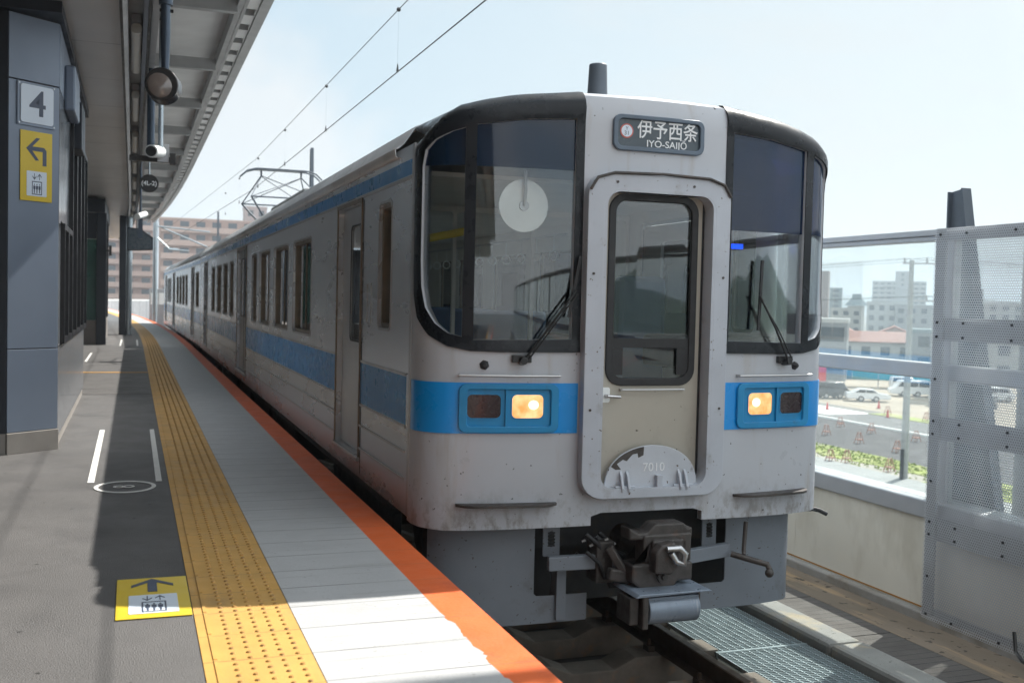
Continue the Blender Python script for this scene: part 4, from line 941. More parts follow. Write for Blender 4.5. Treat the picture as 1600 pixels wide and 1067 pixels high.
for a, b in zip(segs, segs[1:]):
    MB().prism([(a + .003, .1), (b - .003, .1), (b - .003, .85), (a + .003, .85)], SD, -.03, 0).obj('low_panel', G['kiosk_l'], ks)
MB().prism([(9.575, .0), (14.44, .0), (14.44, .095), (9.575, .095)], SD, -.03, -.012).obj('side_plinth', G['plinth'], ks)
MB().prism([(9.575, 3.0), (14.44, 3.0), (14.44, 3.52), (9.575, 3.52)], SD, -.03, 0).obj('side_fascia', G['kiosk'], ks)
MB().prism([(9.575, .86), (9.80, .86), (9.80, 2.99), (9.575, 2.99)], SD, -.03, 0).obj('side_panel', G['kiosk_l'], ks)
MB().prism([(9.80, 1.92), (11.1, 1.92), (11.1, 2.99), (9.80, 2.99)], SD, -.03, -.001).obj('side_panel', G['kiosk_l'], ks)
def kwin(a, b, z0, z1):
    m = MB(); m.prism([(a, z0), (a + .05, z0), (a + .05, z1), (a, z1)], SD, -.06, .035).prism([(b - .05, z0), (b, z0), (b, z1), (b - .05, z1)], SD, -.06, .035)
    m.prism([(a + .051, z0), (b - .051, z0), (b - .051, z0 + .05), (a + .051, z0 + .05)], SD, -.06, .034).prism([(a + .051, z1 - .05), (b - .051, z1 - .05), (b - .051, z1), (a + .051, z1)], SD, -.06, .034)
    f = m.obj('window', G['mull'], ks); MB().prism([(a + .05, z0 + .05), (b - .05, z0 + .05), (b - .05, z1 - .05), (a + .05, z1 - .05)], SD, -.03, -.02).obj('window_pane', G['kglass'], f)
kwin(9.83, 10.45, .87, 1.90); kwin(10.452, 11.09, .87, 1.90)
for k in range(4): kwin(11.11 + .83 * k, 11.11 + .83 * k + .825, .87, 2.98)
MB().box(-3.3, -.55, 9.2, 14.6, 3.53, 3.62).obj('top_fascia', G['kiosk_d'], ks)
m = MB(); m.prism([(10.2, 3.32), (11.0, 3.32), (11.0, 2.92), (10.2, 2.92)], SD, .0, .09); o = m.obj('wall_hood', G['kiosk'], ks, bevel=.02)
MB().prism([(11.3, 3.18), (11.9, 3.18), (11.9, 2.72), (11.3, 2.72)], SD, .0, .10).obj('speaker_box', G['kiosk_d'], ks, bevel=.01)
# signs
ns = tag(MB().prism(rrect(.095, .388, 2.668, 2.972, .022), CH, .014, .020).obj('platform_number_sign', G['wht2'], None), 'white square sign with a grey 4 on the blue grey corner panel', 'sign')
MB().prism([(.07, 2.645), (.41, 2.645), (.41, 2.99), (.07, 2.99)], CH, .001, .0135).obj('sign_back', G['kiosk'], ns)
text('number', '4', .29, G['navy'], ns, frame_mtx(CH(.245, 2.818, .021), ud, (0, 0, 1)), sx=1.05, bold=.003)
for a, b in ((.085, 2.66), (.398, 2.66), (.085, 2.975), (.398, 2.975)): MB().cyl(CH(a, b, .0135), CH(a, b, .0165), .006, n=10).obj('sign_screw', G['bare'], ns)
ysg = tag(MB().prism([(.10, 2.045), (.385, 2.045), (.385, 2.605), (.10, 2.605)], CH, .004, .010).obj('direction_sign', G['yel'], None), 'yellow wall sign with left turning arrow and lift pictogram', 'sign')
CH2 = lambda u, v, off: CH(u, v, off + .010)
m = MB(); m.prism([(.15, 2.465), (.24, 2.555), (.275, 2.555), (.205, 2.483), (.31, 2.483), (.333, 2.46), (.333, 2.335), (.298, 2.335), (.298, 2.448), (.205, 2.448), (.265, 2.375), (.235, 2.372)], CH2, .0005, .0015)
m.obj('arrow', G['navy'], ysg)
lift_icon('x', ysg, CH2, .155, 2.085, .18, .20, G['navy'])
# second kiosk
k2 = thing('lift_lobby', 'far dark navy platform kiosk with green glass side', 'building', (-1.5, 30, 0))
MB().box(-.845, -.62, 27.9, 28.2, 0, 3.25).obj('corner_column', G['kiosk_d'], k2, bevel=.01)
MB().box(-2.6, -.70, 28.25, 33.5, .0, .6).obj('base_wall', G['plinth'], k2); MB().box(-1.9, -.846, 27.95, 28.1, 0, .6).obj('front_base', pm('brown_plinth', (.17, .145, .13), .5), k2)
MB().box(-1.9, -.85, 27.98, 28.02, .605, 2.6).obj('glass_front', G['glassg'], k2); MB().box(-1.9, -.85, 27.95, 28.05, 2.605, 3.24).obj('lintel', G['kiosk_d'], k2)
MB().box(-2.6, -.72, 28.21, 33.5, .62, 2.6).obj('side_glass', G['kglass'], k2); MB().box(-2.6, -.66, 27.9, 33.6, 3.26, 3.6).obj('roof_fascia', G['kiosk_d'], k2)
for y in (29.3, 30.4, 31.5, 32.6): MB().box(-.719, -.67, y, y + .06, .6, 3.25).obj('mullion', G['mull'], k2)
tag(MB().box(-.56, -.50, 27.7, 27.95, 2.2, 2.45).box(-.62, -.56, 27.85, 27.9, 2.3, 2.35).obj('wall_speaker', G['blackp'], None), 'small black box on the far dark kiosk column', 'speaker')
tag(MB().box(-.40, -.20, 34.5, 34.8, 0, 3.64).obj('square_column', G['kiosk_d'], None, bevel=.01), 'dark square column on the platform under the canopy', 'column')
tag(MB().cyl((-.11, 34.65, 0), (-.11, 34.65, 3.64), .085, n=24).obj('round_column', G['steelpole'], None, 40), 'round silver column beside the dark square column', 'column')
tag(MB().cyl((-.30, 38.6, 0), (-.30, 38.6, 3.64), .085, n=24).obj('round_column', G['steelpole'], None, 40), 'slimmer far silver column seen behind the dark column', 'column')
# ------------------------------------------------------------------ canopy
cn = thing('platform_canopy', 'long platform canopy with brown grey ceiling, lamp trough and pale ribbed roof deck', 'canopy', (-2, 20, 4))
YC = 50
def cstrip(name, prof, mat, y0=-45, y1=YC, **kw):
    ys = [y0] + [27 + 3 * k for k in range(7)] + [y1]
    m = MB(); m.loft([[(x + bend(y), y, z) for x, z in prof] for y in ys], True, True); return m.obj(name, mat, cn, **kw)
sofm = pm('ceiling_panel', (.66, .65, .64), .42, .2, .05, .8, joints=(1, 1.8, .012, (.05, .05, .05), .3))
cstrip('ceiling_panels', [(-6.5, 3.65), (-.125, 3.65), (-.125, 3.70), (-6.5, 3.70)], sofm)
cstrip('trough_beam', [(-.122, 3.60), (-.10, 3.60), (-.10, 3.95), (-.122, 3.95)], G['mull'])
cstrip('trough_beam', [(.10, 3.60), (.125, 3.60), (.125, 4.28), (.10, 4.28)], G['mull'])
cstrip('trough_lining', [(-.099, 3.615), (-.06, 3.65), (-.06, 3.78), (-.099, 3.80)], G['alu'])
cstrip('trough_lining', [(.065, 3.65), (.0985, 3.615), (.0985, 3.80), (.065, 3.78)], G['alu'])
cstrip('trough_top', [(-.098, 3.805), (.0985, 3.805), (.0985, 3.84), (-.098, 3.84)], G['cansteel'])
cstrip('conduit', [(.14, 3.78), (.20, 3.78), (.20, 3.84), (.14, 3.84)], G['alu'])
cstrip('roof_deck', [(.13, 4.50), (1.05, 4.60), (1.05, 4.66), (.13, 4.56)], G['soffit2'])
cstrip('top_roof', [(-6.5, 4.1), (.13, 4.57), (1.38, 4.72), (1.38, 4.76), (-6.5, 4.2)], G['roof'])
cstrip('edge_channel', [(1.03, 4.42), (1.09, 4.42), (1.09, 4.44), (1.05, 4.44), (1.05, 4.59), (1.03, 4.59)], G['cansteel'])
cstrip('edge_fascia', [(1.27, 4.44), (1.38, 4.44), (1.40, 4.70), (1.36, 4.70), (1.36, 4.47), (1.27, 4.47)], G['cansteel'])
cstrip('gutter_pan', [(1.092, 4.55), (1.268, 4.55), (1.268, 4.57), (1.092, 4.57)], G['soffit2'])
cstrip('gutter_strip', [(1.10, 4.43), (1.135, 4.43), (1.135, 4.44), (1.10, 4.44)], G['cansteel'])
cm = cstrip('back_wall', [(-6.6, 0), (-6.5, 0), (-6.5, 3.7), (-6.6, 3.7)], G['kiosk_d'])
pur = None; y = 2.3
while y < YC - 1:
    m = MB(); b = bend(y); m.box(.13 + b, 1.028 + b, y, y + .10, 4.34, 4.355).box(.13 + b, 1.028 + b, y + .04, y + .06, 4.356, 4.50); m.obj('cross_beam', G['cansteel'], cn); y += 3.15
m = MB(); y = -1; m2 = MB()
while y < YC - 1:
    b = bend(y); m.prism([(y, 4.46), (y + .42, 4.46), (y + .37, 4.545), (y + .05, 4.545)], lambda u, v, o_, b=b: (1.14 + b + o_, u, v), 0, .12)
    for dx in (.0, .04, .08): m2.box(1.145 + dx + b, 1.16 + dx + b, y + .54, y + .57, 4.50, 4.552)
    y += .70
m.obj('rib_blocks', G['soffit2'], cn)['kind'] = 'stuff'; m2.obj('clip_bolts', G['mull'], cn)['kind'] = 'stuff'
lm = None
for k in range(13):
    y = 3.4 + 3.37 * k - .0
    if lm is None:
        lm = thing('tube_lamp', 'long white covered tube lamp in the ceiling trough', 'lamp', (.01, y, 3.8), 'covered tube lamps in the ceiling trough')
        MB().prism(rrect(-.045, .045, 3.64, 3.73, .035, 4), lambda u, v, o_: (.01 + u, y + o_, v), 0, 1.85).obj('lamp_cover', G['tubecover'], lm, 40)
        MB().box(-.03, .05, y - .06, y + 1.91, 3.735, 3.80).obj('lamp_body', G['alu'], lm)
    else:
        dup(lm, (.01 + bend(y + 1), y, 3.8))
# hanging things
t = thing('hanging_monitor_camera', 'round black domed device with two rings hanging on a dark blue pipe', 'hanging lamp', (.2, 8.45, 2.9))
hv = Vector((-.1, -1, -.08)).normalized(); C0 = Vector((.19, 8.40, 2.885))
m = MB().cyl(C0 - hv * .10 + Vector((.015, 0, -.02)), C0 + hv * .02, .128, .122, 36).cyl(C0 + hv * .021, C0 + hv * .045, .124, .118, 36); m.obj('housing', G['blackp'], t, 30, bevel=.006)
m = MB(); m.sphere(C0 + hv * .030, .104, 24, (1, .30, 1)); m.obj('dome_lens', G['lens'], t, 60)
m = MB().cyl((.215, 8.5, 2.99), (.215, 8.5, 3.25), .028, .036).cyl((.215, 8.5, 3.25), (.215, 8.5, 3.50), .036, .036).cyl((.215, 8.5, 3.50), (.215, 8.5, 4.5), .052); m.obj('hanger_pipe', G['bluepole'], t, 40)
m = MB(); [m.sphere((.215 - .045, 8.46, z), .013, 8) for z in (3.55, 3.66)]; m.cyl((.17, 8.5, 3.46), (.27, 8.5, 3.46), .013).box(.12, .16, 8.45, 8.52, 3.6, 3.75).box(.10, .16, 8.45, 8.52, 3.85, 3.92); m.obj('clamp_bolt', G['bolt'], t)
t = thing('security_camera', 'white tube camera with grey box on a long pale pole and black cross bar', 'camera', (.2, 12.2, 2.85))
m = MB().cyl((.27, 12.2, 2.9), (.27, 12.2, 4.5), .026); m.obj('pole', G['steelpole'], t, 40); MB().cyl((.17, 12.35, 2.9), (.17, 12.35, 3.6), .042).cyl((.17, 12.35, 3.6), (.17, 12.35, 4.5), .03).obj('cable_duct', G['bluepole'], t, 40)
m = MB().cyl((.17, 11.95, 2.83), (.27, 12.3, 2.87), .068, .068, 24); o = m.obj('camera_tube', G['white'], t, 40); MB().cyl((.167, 11.935, 2.828), (.17, 11.949, 2.83), .055, .055, 24).obj('camera_lens', G['blackp'], o)
MB().box(.24, .36, 12.28, 12.38, 2.76, 2.96).obj('junction_box', G['alu'], t, bevel=.004); MB().box(-.05, .42, 12.30, 12.34, 2.76, 2.82).box(.37, .43, 12.26, 12.36, 2.74, 2.86).obj('cross_bar', G['blackp'], t)
t = thing('round_stop_sign', 'small round black hanging disc lettered (4L-2)', 'sign', (.2, 15.6, 2.84))
MB().cyl((.2, 15.6, 2.84), (.2, 15.63, 2.84), .125, n=32).obj('disc', G['blackp'], t, 40); MB().cyl((.2, 15.62, 2.96), (.2, 15.62, 3.2), .012).cyl((.2, 15.62, 3.2), (.2, 15.62, 4.5), .02).obj('hanger', G['steelpole'], t)
text('disc_lettering', '(4L-2)', .085, G['whitelett'], t, frame_mtx((.2, 15.596, 2.84), (1, 0, 0), (0, 0, 1)), bold=.002)
t = thing('security_camera', 'far small white camera under the canopy near the dark screen', 'camera', (.12, 20.5, 2.72))
MB().cyl((.06, 20.2, 2.68), (.2, 20.6, 2.76), .055, n=20).obj('camera_tube', G['white'], t, 40); MB().cyl((.12, 20.55, 2.76), (.12, 20.55, 4.5), .02).box(.08, .16, 20.5, 20.6, 2.3, 2.68).obj('pole', G['bluepole'], t)
t = thing('hanging_screen', 'dark slanted information screen hanging from the far canopy', 'screen', (.2, 30, 2.7))
MB().prism([(-.16, 2.42), (.50, 2.46), (.50, 2.80), (.18, 3.02), (-.16, 3.05)], lambda u, v, o_: (u, 30 + o_, v), 0, .25).obj('screen_case', G['kiosk_d'], t, bevel=.01); MB().prism([(-.13, 2.45), (.46, 2.49), (.46, 2.76), (.17, 2.98), (-.13, 3.01)], lambda u, v, o_: (u, 30 + o_, v), -.006, -.001).obj('screen_glass', G['sign_bg'], t)
MB().cyl((.1, 30.1, 3.0), (.1, 30.1, 4.4), .03).obj('hanger', G['alu'], t)
# ------------------------------------------------------------------ far end of the platform
t = thing('catenary_mast', 'pale steel catenary mast with bracket arms at the far platform end', 'mast', (.95, 51, 0))
MB().cyl((.95, 51, -1), (.95, 51, 5.6), .11, .10).obj('mast_pole', G['steelpole'], t, 40)
MB().tube([(.95, 51, 4.35), (3.3, 50.4, 4.15)], .035, 8).tube([(.95, 51, 3.9), (1.6, 51, 3.3), (2.4, 50.7, 3.25)], .035, 8).tube([(1.2, 51, 4.3), (3.2, 50.4, 3.45)], .035, 8).cyl((1.55, 51, 3.3), (1.95, 51, 3.3), .07).obj('bracket_arm', G['steelpole'], t, 40)
t = thing('equipment_cabinet', 'pale grey equipment cabinet at the foot of the far mast', 'cabinet', (.9, 53, 0))
MB().box(.75, 1.55, 53, 53.8, -.3, 1.5).obj('cabinet_body', G['alu'], t, bevel=.02); MB().box(.8, 1.12, 52.98, 52.998, .75, 1.3).box(1.17, 1.5, 52.98, 52.998, .75, 1.3).obj('cabinet_door', G['white'], t)
t = thing('barrier_wall', 'pale concrete barrier curving behind the far platform end', 'wall', (0, 80, 0))
m = MB(); m.loft([[(x, y, -1.3), (x, y, .62), (x + .1, y + .2, .62), (x + .1, y + .2, -1.3)] for x, y in ((-7, 70), (-4, 78), (-1.5, 84), (1.0, 89), (3.5, 92))], True, True); m.obj('wall_panels', pm('pale_barrier', (.42, .43, .45), .7, joints=(0, .5, .05, (.25, .26, .28), 0)), t)
m = MB(); m.loft([[(x, y, .63), (x, y, .74), (x + .14, y + .3, .74), (x + .14, y + .3, .63)] for x, y in ((-7, 70), (-4, 78), (-1.5, 84), (1.0, 89), (3.5, 92))], True, True); m.obj('wall_cap', G['white'], t)
tfin = taper_post(31.6, 5.7, 'dark tapered post standing high above the train roof beside the pantograph', 4.95)
tfin = taper_post(59.2, 5.75, 'far dark tapered post above the rear railcar roof', 4.3)

# ------------------------------------------------------------------ city
GZ = -8.8
grd = pm('city_ground', (.20, .19, .175), .9, 0, .25, .02, dirt=((.14, .15, .10), .01, .5, .7))
struct(MB().box(-2580, 3880, -780, 5580, GZ - 1, GZ).obj('ground', grd))
struct(MB().box(48.6, 60.0, -60, 500, GZ, GZ + .004).obj('road', pm('road_asphalt', (.085, .085, .09), .9, 0, .15, .3)))
struct(MB().box(60.6, 67.2, -60, 500, GZ, GZ + .006).obj('side_road', pm('side_road_asphalt', (.13, .13, .13), .9, 0, .15, .3)))
struct(MB().box(60.1, 60.45, -60, 500, GZ, GZ + .15).obj('white_kerb', G['ground_white']))
struct(MB().box(38.0, 43.6, -60, 500, GZ, GZ + .10).obj('pavement', pm('pale_pavement', (.30, .31, .31), .85, 0, .1, .5)))
struct(MB().box(62.5, 67.5, 84, 95, GZ, GZ + .012).obj('concrete_pad', G['ground_white']))
struct(MB().box(69.6, 120, 60, 126, GZ, GZ + .008).obj('car_park', pm('gravel_lot', (.34, .29, .23), .9, 0, .15, .2)))
def patch(name, pts, mat, z):
    o = MB().prism(pts, lambda u, v, o_: (u, v, o_), GZ, GZ + z).obj(name, mat); return o
gr = pm('verge_grass', (.27, .31, .09), .95, 0, .35, .6, dirt=((.33, .29, .18), .35, .5, .8))
random.seed(5)
def strip_g(x0, x1, y0, y1, z):
    l = []; r = []; y = y0
    while y <= y1: l.append((x0 + random.uniform(-.5, .5), y)); r.append((x1 + random.uniform(-.15, .15), y)); y += 3
    return patch('grass_verge', r + l[::-1], gr, z)
for a in ((45.3, 48.4, 20, 66, .05), (67.6, 69.4, 60, 84.5, .05), (44.0, 45.6, 20, 52, .03)):
    g = strip_g(*a); g['kind'] = 'stuff'
struct(patch('verge_soil', [(43.65, -60), (48.5, -60), (48.5, 500), (43.65, 500)], pm('verge_soil', (.36, .34, .30), .9, 0, .12, .4), .02))
# sparse grass tufts on the verge
m = MB()
for k in range(1100):
    x = random.choice((random.uniform(45.4, 48.3), random.uniform(44, 48.3))); y = random.uniform(35, 66); h = random.uniform(.05, .16); a = random.uniform(0, pi); dx = cos(a) * .12; dy = sin(a) * .12
    m.add([(x - dx, y - dy, GZ + .04), (x + dx, y + dy, GZ + .04), (x + random.uniform(-.1, .1), y, GZ + .05 + h)], [(0, 1, 2)])
o = m.obj('grass_tufts', pm('grass_blade', (.26, .32, .08), .8, 0, .3, 2), recalc=False); o['kind'] = 'stuff'
# utility pole
conp = pm('concrete_pole', (.33, .34, .34), .7)
t = thing('utility_pole', 'tall grey concrete utility pole with two cross arms by the pavement', 'utility pole', (43.5, 51, GZ))
MB().cyl((43.5, 51, GZ), (43.5, 51, 4.3), .24, .13, 18).obj('pole', conp, t, 40)
rv = Vector((.8, -.55, 0)).normalized()
for z, a, b in ((4.1, -.5, 2.2), (1.9, .0, 1.8)):
    o = MB().beam(Vector((43.5, 51, z)) + rv * a, Vector((43.5, 51, z)) + rv * b, .10).obj('cross_arm', G['alu'], t)
    m = MB(); [m.cyl(Vector((43.5, 51, z + .05)) + rv * c_, Vector((43.5, 51, z + .33)) + rv * c_, .07, .05, 8) for c_ in (a + .1, (a + b) / 2, b - .1)]; m.obj('insulator', conp, o)
tag(MB().cyl((43.0, 50.6, GZ), (43.0, 50.6, GZ + 1.9), .12, n=10).obj('marker_post', G['kiosk_d'], None, 40), 'short dark post standing beside the concrete utility pole', 'post')
t = thing('power_lines', 'thin power lines running from the utility pole', 'power line', (43.5, 51, 4))
for dz, dd in ((4.4, -.4), (4.45, .9), (4.4, 2.1), (2.2, .9), (2.2, 1.7)):
    p0 = Vector((43.5, 51, dz)) + rv * dd
    for end in (Vector((30, 140, dz - .5)), Vector((90, 20, dz - 1))):
        MB().tube([p0.lerp(end, k / 10) - Vector((0, 0, 1.6 * (k / 10) * (1 - k / 10) * 2)) for k in range(11)], .009, 5).obj('line', G['wire'], t)
# utility poles further off
tagp = None
for x, y, h in ((96, 133, 10), (62, 99, 9.5), (112, 120, 9)):
    t = thing('utility_pole', {96: 'slim distant concrete pole before the grey windowed building', 62: 'distant concrete pole close to the train edge', 112: 'distant concrete pole in front of the red roofed houses'}[x], 'utility pole', (x, y, GZ))
    MB().cyl((x, y, GZ), (x, y, GZ + h), .17, .11, 10).obj('pole', conp, t, 40); MB().beam((x - .7, y + .5, GZ + h - .5), (x + .7, y - .5, GZ + h - .5), .1).obj('cross_arm', G['alu'], t)
# vehicles
def paint(n, c): return pm(n, c, .3, 0, .03, 2, coat=.6)
carg = pm('dark_car_glass', (.02, .025, .03), .08, 0, .05)
def vehicle(name, label, cat, prof, win, L, W, loc, rz, mat, wr=.32, wx=(.8, -.8)):
    t = thing(name, label, cat, (0, 0, 0))
    f = lambda u, v, o_: (u, o_, v)
    m = MB(); m.prism(prof, f, -W / 2, W / 2); m.obj('body', mat, t, 40, bevel=.07)
    for wn in win:
        m = MB(); m.prism(wn, f, -W / 2 - .006, -W / 2 + .02); m.prism(wn, f, W / 2 - .02, W / 2 + .006); m.obj('side_glass', carg, t)
    for x in wx:
        for sgn in (-1, 1):
            o = MB().cyl((x, sgn * (W / 2 - .20), wr), (x, sgn * (W / 2 + .02), wr), wr, n=20).obj('wheel', G['rubber'], t, 40); MB().cyl((x, sgn * (W / 2 + .005), wr), (x, sgn * (W / 2 + .03), wr), wr * .6, n=14).obj('rim', G['bare'], o, 40)
    m = MB().box(L / 2 - .05, L / 2 + .01, -W * .42, -W * .25, .55, .70); m.obj('headlight', G['white'], t); MB().box(L / 2 - .05, L / 2 + .01, W * .25, W * .42, .55, .70).obj('headlight', G['white'], t)
    t.location = loc; t.rotation_euler = (0, 0, rz); return t
sedan = [(-2.3, .3), (2.3, .3), (2.35, .62), (2.1, .82), (1.15, .95), (.45, 1.38), (-.9, 1.42), (-1.75, 1.0), (-2.25, .95), (-2.35, .6)]
sw = [[(-1.45, 1.0), (-.35, 1.0), (-.35, 1.32), (-.95, 1.33)], [(-.28, 1.0), (.95, 1.0), (.40, 1.30), (-.28, 1.32)]]
vanp = [(-2.3, .3), (2.3, .3), (2.35, .8), (1.75, 1.05), (1.2, 1.85), (-2.2, 1.9), (-2.35, .9)]
vw = [[(-2.1, 1.15), (-.9, 1.15), (-.9, 1.7), (-2.0, 1.7)], [(-.8, 1.15), (.2, 1.15), (.2, 1.7), (-.8, 1.7)], [(.3, 1.15), (1.45, 1.15), (1.05, 1.68), (.3, 1.7)]]
kei = [(-1.65, .25), (1.65, .25), (1.7, .8), (1.35, 1.0), (.9, 1.68), (-1.55, 1.7), (-1.7, .9)]
kw_ = [[(-1.5, 1.05), (-.5, 1.05), (-.5, 1.55), (-1.4, 1.55)], [(-.4, 1.05), (.95, 1.05), (.7, 1.5), (-.4, 1.55)]]
wpnt = paint('white_car_paint', (.78, .79, .80)); silv = paint('silver_car_paint', (.45, .46, .47)); dkp = paint('dark_car_paint', (.05, .055, .06))
ca = radians(-28)
vehicle('parked_car', 'white sedan parked side-on in the gravel lot, seen through the lower pane', 'car', sedan, sw, 4.7, 1.75, (76.2, 95.6, GZ + .01), ca, wpnt)
vehicle('parked_car', 'dark van parked behind the rear of the white sedan', 'car', vanp, vw, 4.7, 1.8, (74.2, 99.5, GZ + .01), ca + .25, dkp)
vehicle('parked_car', 'white van parked behind the front of the white sedan', 'car', vanp, vw, 4.7, 1.8, (86.3, 100.8, GZ + .01), ca + pi, wpnt)
vehicle('parked_car', 'silver van half hidden by the utility pole', 'car', vanp, vw, 4.7, 1.8, (82.2, 89.2, GZ + .01), ca + .1, silv)
vehicle('parked_car', 'dark small car at right of the utility pole near the sheet edge', 'car', kei, kw_, 3.4, 1.5, (81.5, 85.0, GZ + .01), ca, dkp)
vehicle('parked_car', 'small white box car furthest right before the perforated sheet', 'car', kei, kw_, 3.4, 1.5, (92.5, 93.5, GZ + .01), ca + .3, wpnt)
vehicle('parked_car', 'white car far back beneath the carport roof', 'car', kei, kw_, 3.4, 1.5, (92.0, 108.5, GZ + .01), ca, wpnt)
vehicle('parked_car', 'white low car farthest left beyond the red sign board', 'car', sedan, sw, 4.7, 1.75, (82.0, 118.5, GZ + .01), ca, wpnt)
t = thing('carport', 'pale roofed carport behind the parked cars', 'carport', (93, 112, GZ))
MB().beam((87, 115, GZ + 2.6), (99, 108.7, GZ + 2.6), 4, .12).obj('roof', G['white'], t)
for k in range(4):
    MB().cyl((87.5 + 3.8 * k, 114.5 - 2 * k, GZ), (87.5 + 3.8 * k, 114.5 - 2 * k, GZ + 2.5), .06).obj('post', G['alu'], t)
redp = pm('red_paint', (.55, .03, .03), .5); teal = pm('teal_sheet', (.06, .34, .36), .6); bl = pm('bright_blue_sheet', (.06, .28, .44), .6)
t = thing('sign_board', 'red upright sign board at the edge of the car park', 'sign board', (80, 109, GZ)); MB().box(79.6, 80.6, 109, 109.15, GZ + .8, GZ + 3.4).obj('board', redp, t); MB().cyl((80.1, 109.08, GZ), (80.1, 109.08, GZ + .8), .1).obj('post', redp, t)
t = thing('site_hoarding', 'bright blue site hoarding behind the car park', 'hoarding', (97, 128, GZ))
m = MB(); m.beam((86, 134, GZ + 1.1), (98, 126.5, GZ + 1.1), .1, 2.2); m.obj('blue_sheet', bl, t); MB().beam((98.05, 126.47, GZ + 1.1), (110, 119, GZ + 1.1), .1, 2.2).obj('teal_sheet', teal, t)
# barricades and cones
orr = pm('orange_barricade', (.42, .22, .17), .6)
bsrc = None
lbls = ['orange A-frame barricade on the near verge, leftmost', 'orange A-frame barricade on the near verge, second from the left', 'orange A-frame barricade on the grass nearest the utility pole', 'orange A-frame barricade in mid road', 'orange A-frame barricade on the road at far left near the train', 'orange A-frame barricade on the road close left of the utility pole', 'orange A-frame barricade by the white kerb near the train', 'orange A-frame barricade by the white kerb right of the utility pole', 'orange A-frame barricade on the far grass strip', 'orange A-frame barricade on the far grass strip, rightmost', 'orange A-frame barricade in mid road by the kerb']
for (x, y), lb in zip([(43.4, 57.9), (44.3, 57.4), (44.6, 53.6), (51.6, 65.5), (52.2, 70.3), (51.2, 60.8), (57.1, 75), (57, 65.6), (68.6, 83.0), (68.4, 77.5), (56.8, 70.6)], lbls):
    if bsrc is None:
        bsrc = thing('barricade', lb, 'barricade', (x, y, GZ), 'orange barricades along the road works')
        for d in (-.12, .12): MB().tube([(x - .28, y + d * 1.8, GZ + .02), (x - .12, y + d * .3, GZ + .85), (x + .12, y + d * .3, GZ + .85), (x + .28, y + d * 1.8, GZ + .02)], .03, 6).obj('leg_frame', orr, bsrc)
        MB().box(x - .22, x + .22, y - .22, y + .22, GZ + .28, GZ + .34).obj('tray', orr, bsrc)
    else: dup(bsrc, (x, y, GZ), label=lb)
csrc = None
for (x, y), lb in zip([(66.8, 80.8), (65.5, 88.2), (72.0, 88.5), (60.2, 83.2)], ['red cone at the corner of the white concrete pad', 'red cone on the far side of the white pad', 'red cone before the parked white sedan', 'red cone at the end of the white kerb']):
    if csrc is None:
        csrc = thing('traffic_cone', lb, 'cone', (x, y, GZ), 'red traffic cones'); MB().cyl((x, y, GZ + .04), (x, y, GZ + .75), .16, .03).obj('cone_body', redp, csrc, 40); MB().box(x - .22, x + .22, y - .22, y + .22, GZ, GZ + .039).obj('cone_base', G['rubber'], csrc)
    else: dup(csrc, (x, y, GZ), label=lb)

# buildings
wdark = pm('dark_window', (.04, .055, .07), .15, 0, .2, 1)
def building(name, label, cx, cy, w_, d_, ztop, rz, wall, floors, bays, style='win', slab=None, roofm=None, skip=0, win=.5, parapet=.6):
    t = thing(name, label, 'building', (0, 0, 0)); H = ztop - GZ; fh = H / floors
    MB().box(-w_ / 2, w_ / 2, 0, d_, 0, H).obj('wall', wall, t)
    MB().box(-w_ / 2 - .1, w_ / 2 + .1, -.1, d_ + .1, H + .002, H + parapet).obj('parapet', slab or wall, t)
    src = None
    for k in range(skip, floors):
        z = k * fh
        if style == 'balcony':
            MB().box(-w_ / 2 + .2, w_ / 2 - .2, -1.3, -.01, z + .02, z + fh * .42).obj('balcony', slab or wall, t)
        for b in range(bays):
            x = -w_ / 2 + (b + .5) * w_ / bays; ww = w_ / bays * win
            if src is None:
                src = MB().box(-ww / 2, ww / 2, -.05, .0, 0, fh * .5).obj('window', wdark, t); src.location = (x, -.002, z + fh * .35)
            else:
                o = src.copy(); COL.objects.link(o); o.parent = t; o.location = (x, -.002, z + fh * .35)
    t.location = (cx, cy, GZ); t.rotation_euler = (0, 0, rz); return t
FR = radians(-39)
brn = pm('brown_render', (.22, .17, .155), .8, 0, .06, .2); tl = pm('teal_grey_render', (.17, .22, .24), .8); gry = pm('mid_grey_render', (.22, .235, .25), .8); pl = pm('pale_render', (.42, .42, .40), .8); brk = pm('red_render', (.40, .12, .08), .8)
building('tower_block', 'tall brown tower block beside the train edge', 236, 334, 17, 12, 14.5, FR, brn, 8, 2, skip=2, win=.25)
building('tower_block', 'slim teal grey tower block right of the brown one', 313, 418, 5.5, 8, 10.5, FR, tl, 8, 1, 'balcony', skip=2)
building('office_block', 'small pale tower with red panel and dark cap', 237, 305, 5.5, 6, 1.8, FR, pl, 5, 2)
MB().box(-2.4, 2.4, .5, 4.5, 0, 3.5)
t = thing('roof_house', 'dark hipped cap on the small pale tower', 'roof house', (238, 306, 2.5)); MB().loft([[(-4, -4, 0), (4, -4, 0), (4, 4, 0), (-4, 4, 0)], [(-1.6, -1.6, 2.6), (1.6, -1.6, 2.6), (1.6, 1.6, 2.6), (-1.6, 1.6, 2.6)], [(-1.5, -1.5, 4), (1.5, -1.5, 4), (1.5, 1.5, 4), (-1.5, 1.5, 4)]], True, True).add([], []).obj('roof_shell', tl, None); o = bpy.data.objects['roof_shell']; o.parent = t; t.rotation_euler = (0, 0, FR)
building('red_wing', 'red rendered wing attached right of the small pale tower', 241.5, 300.5, 3.6, 5, .6, FR, brk, 4, 1)
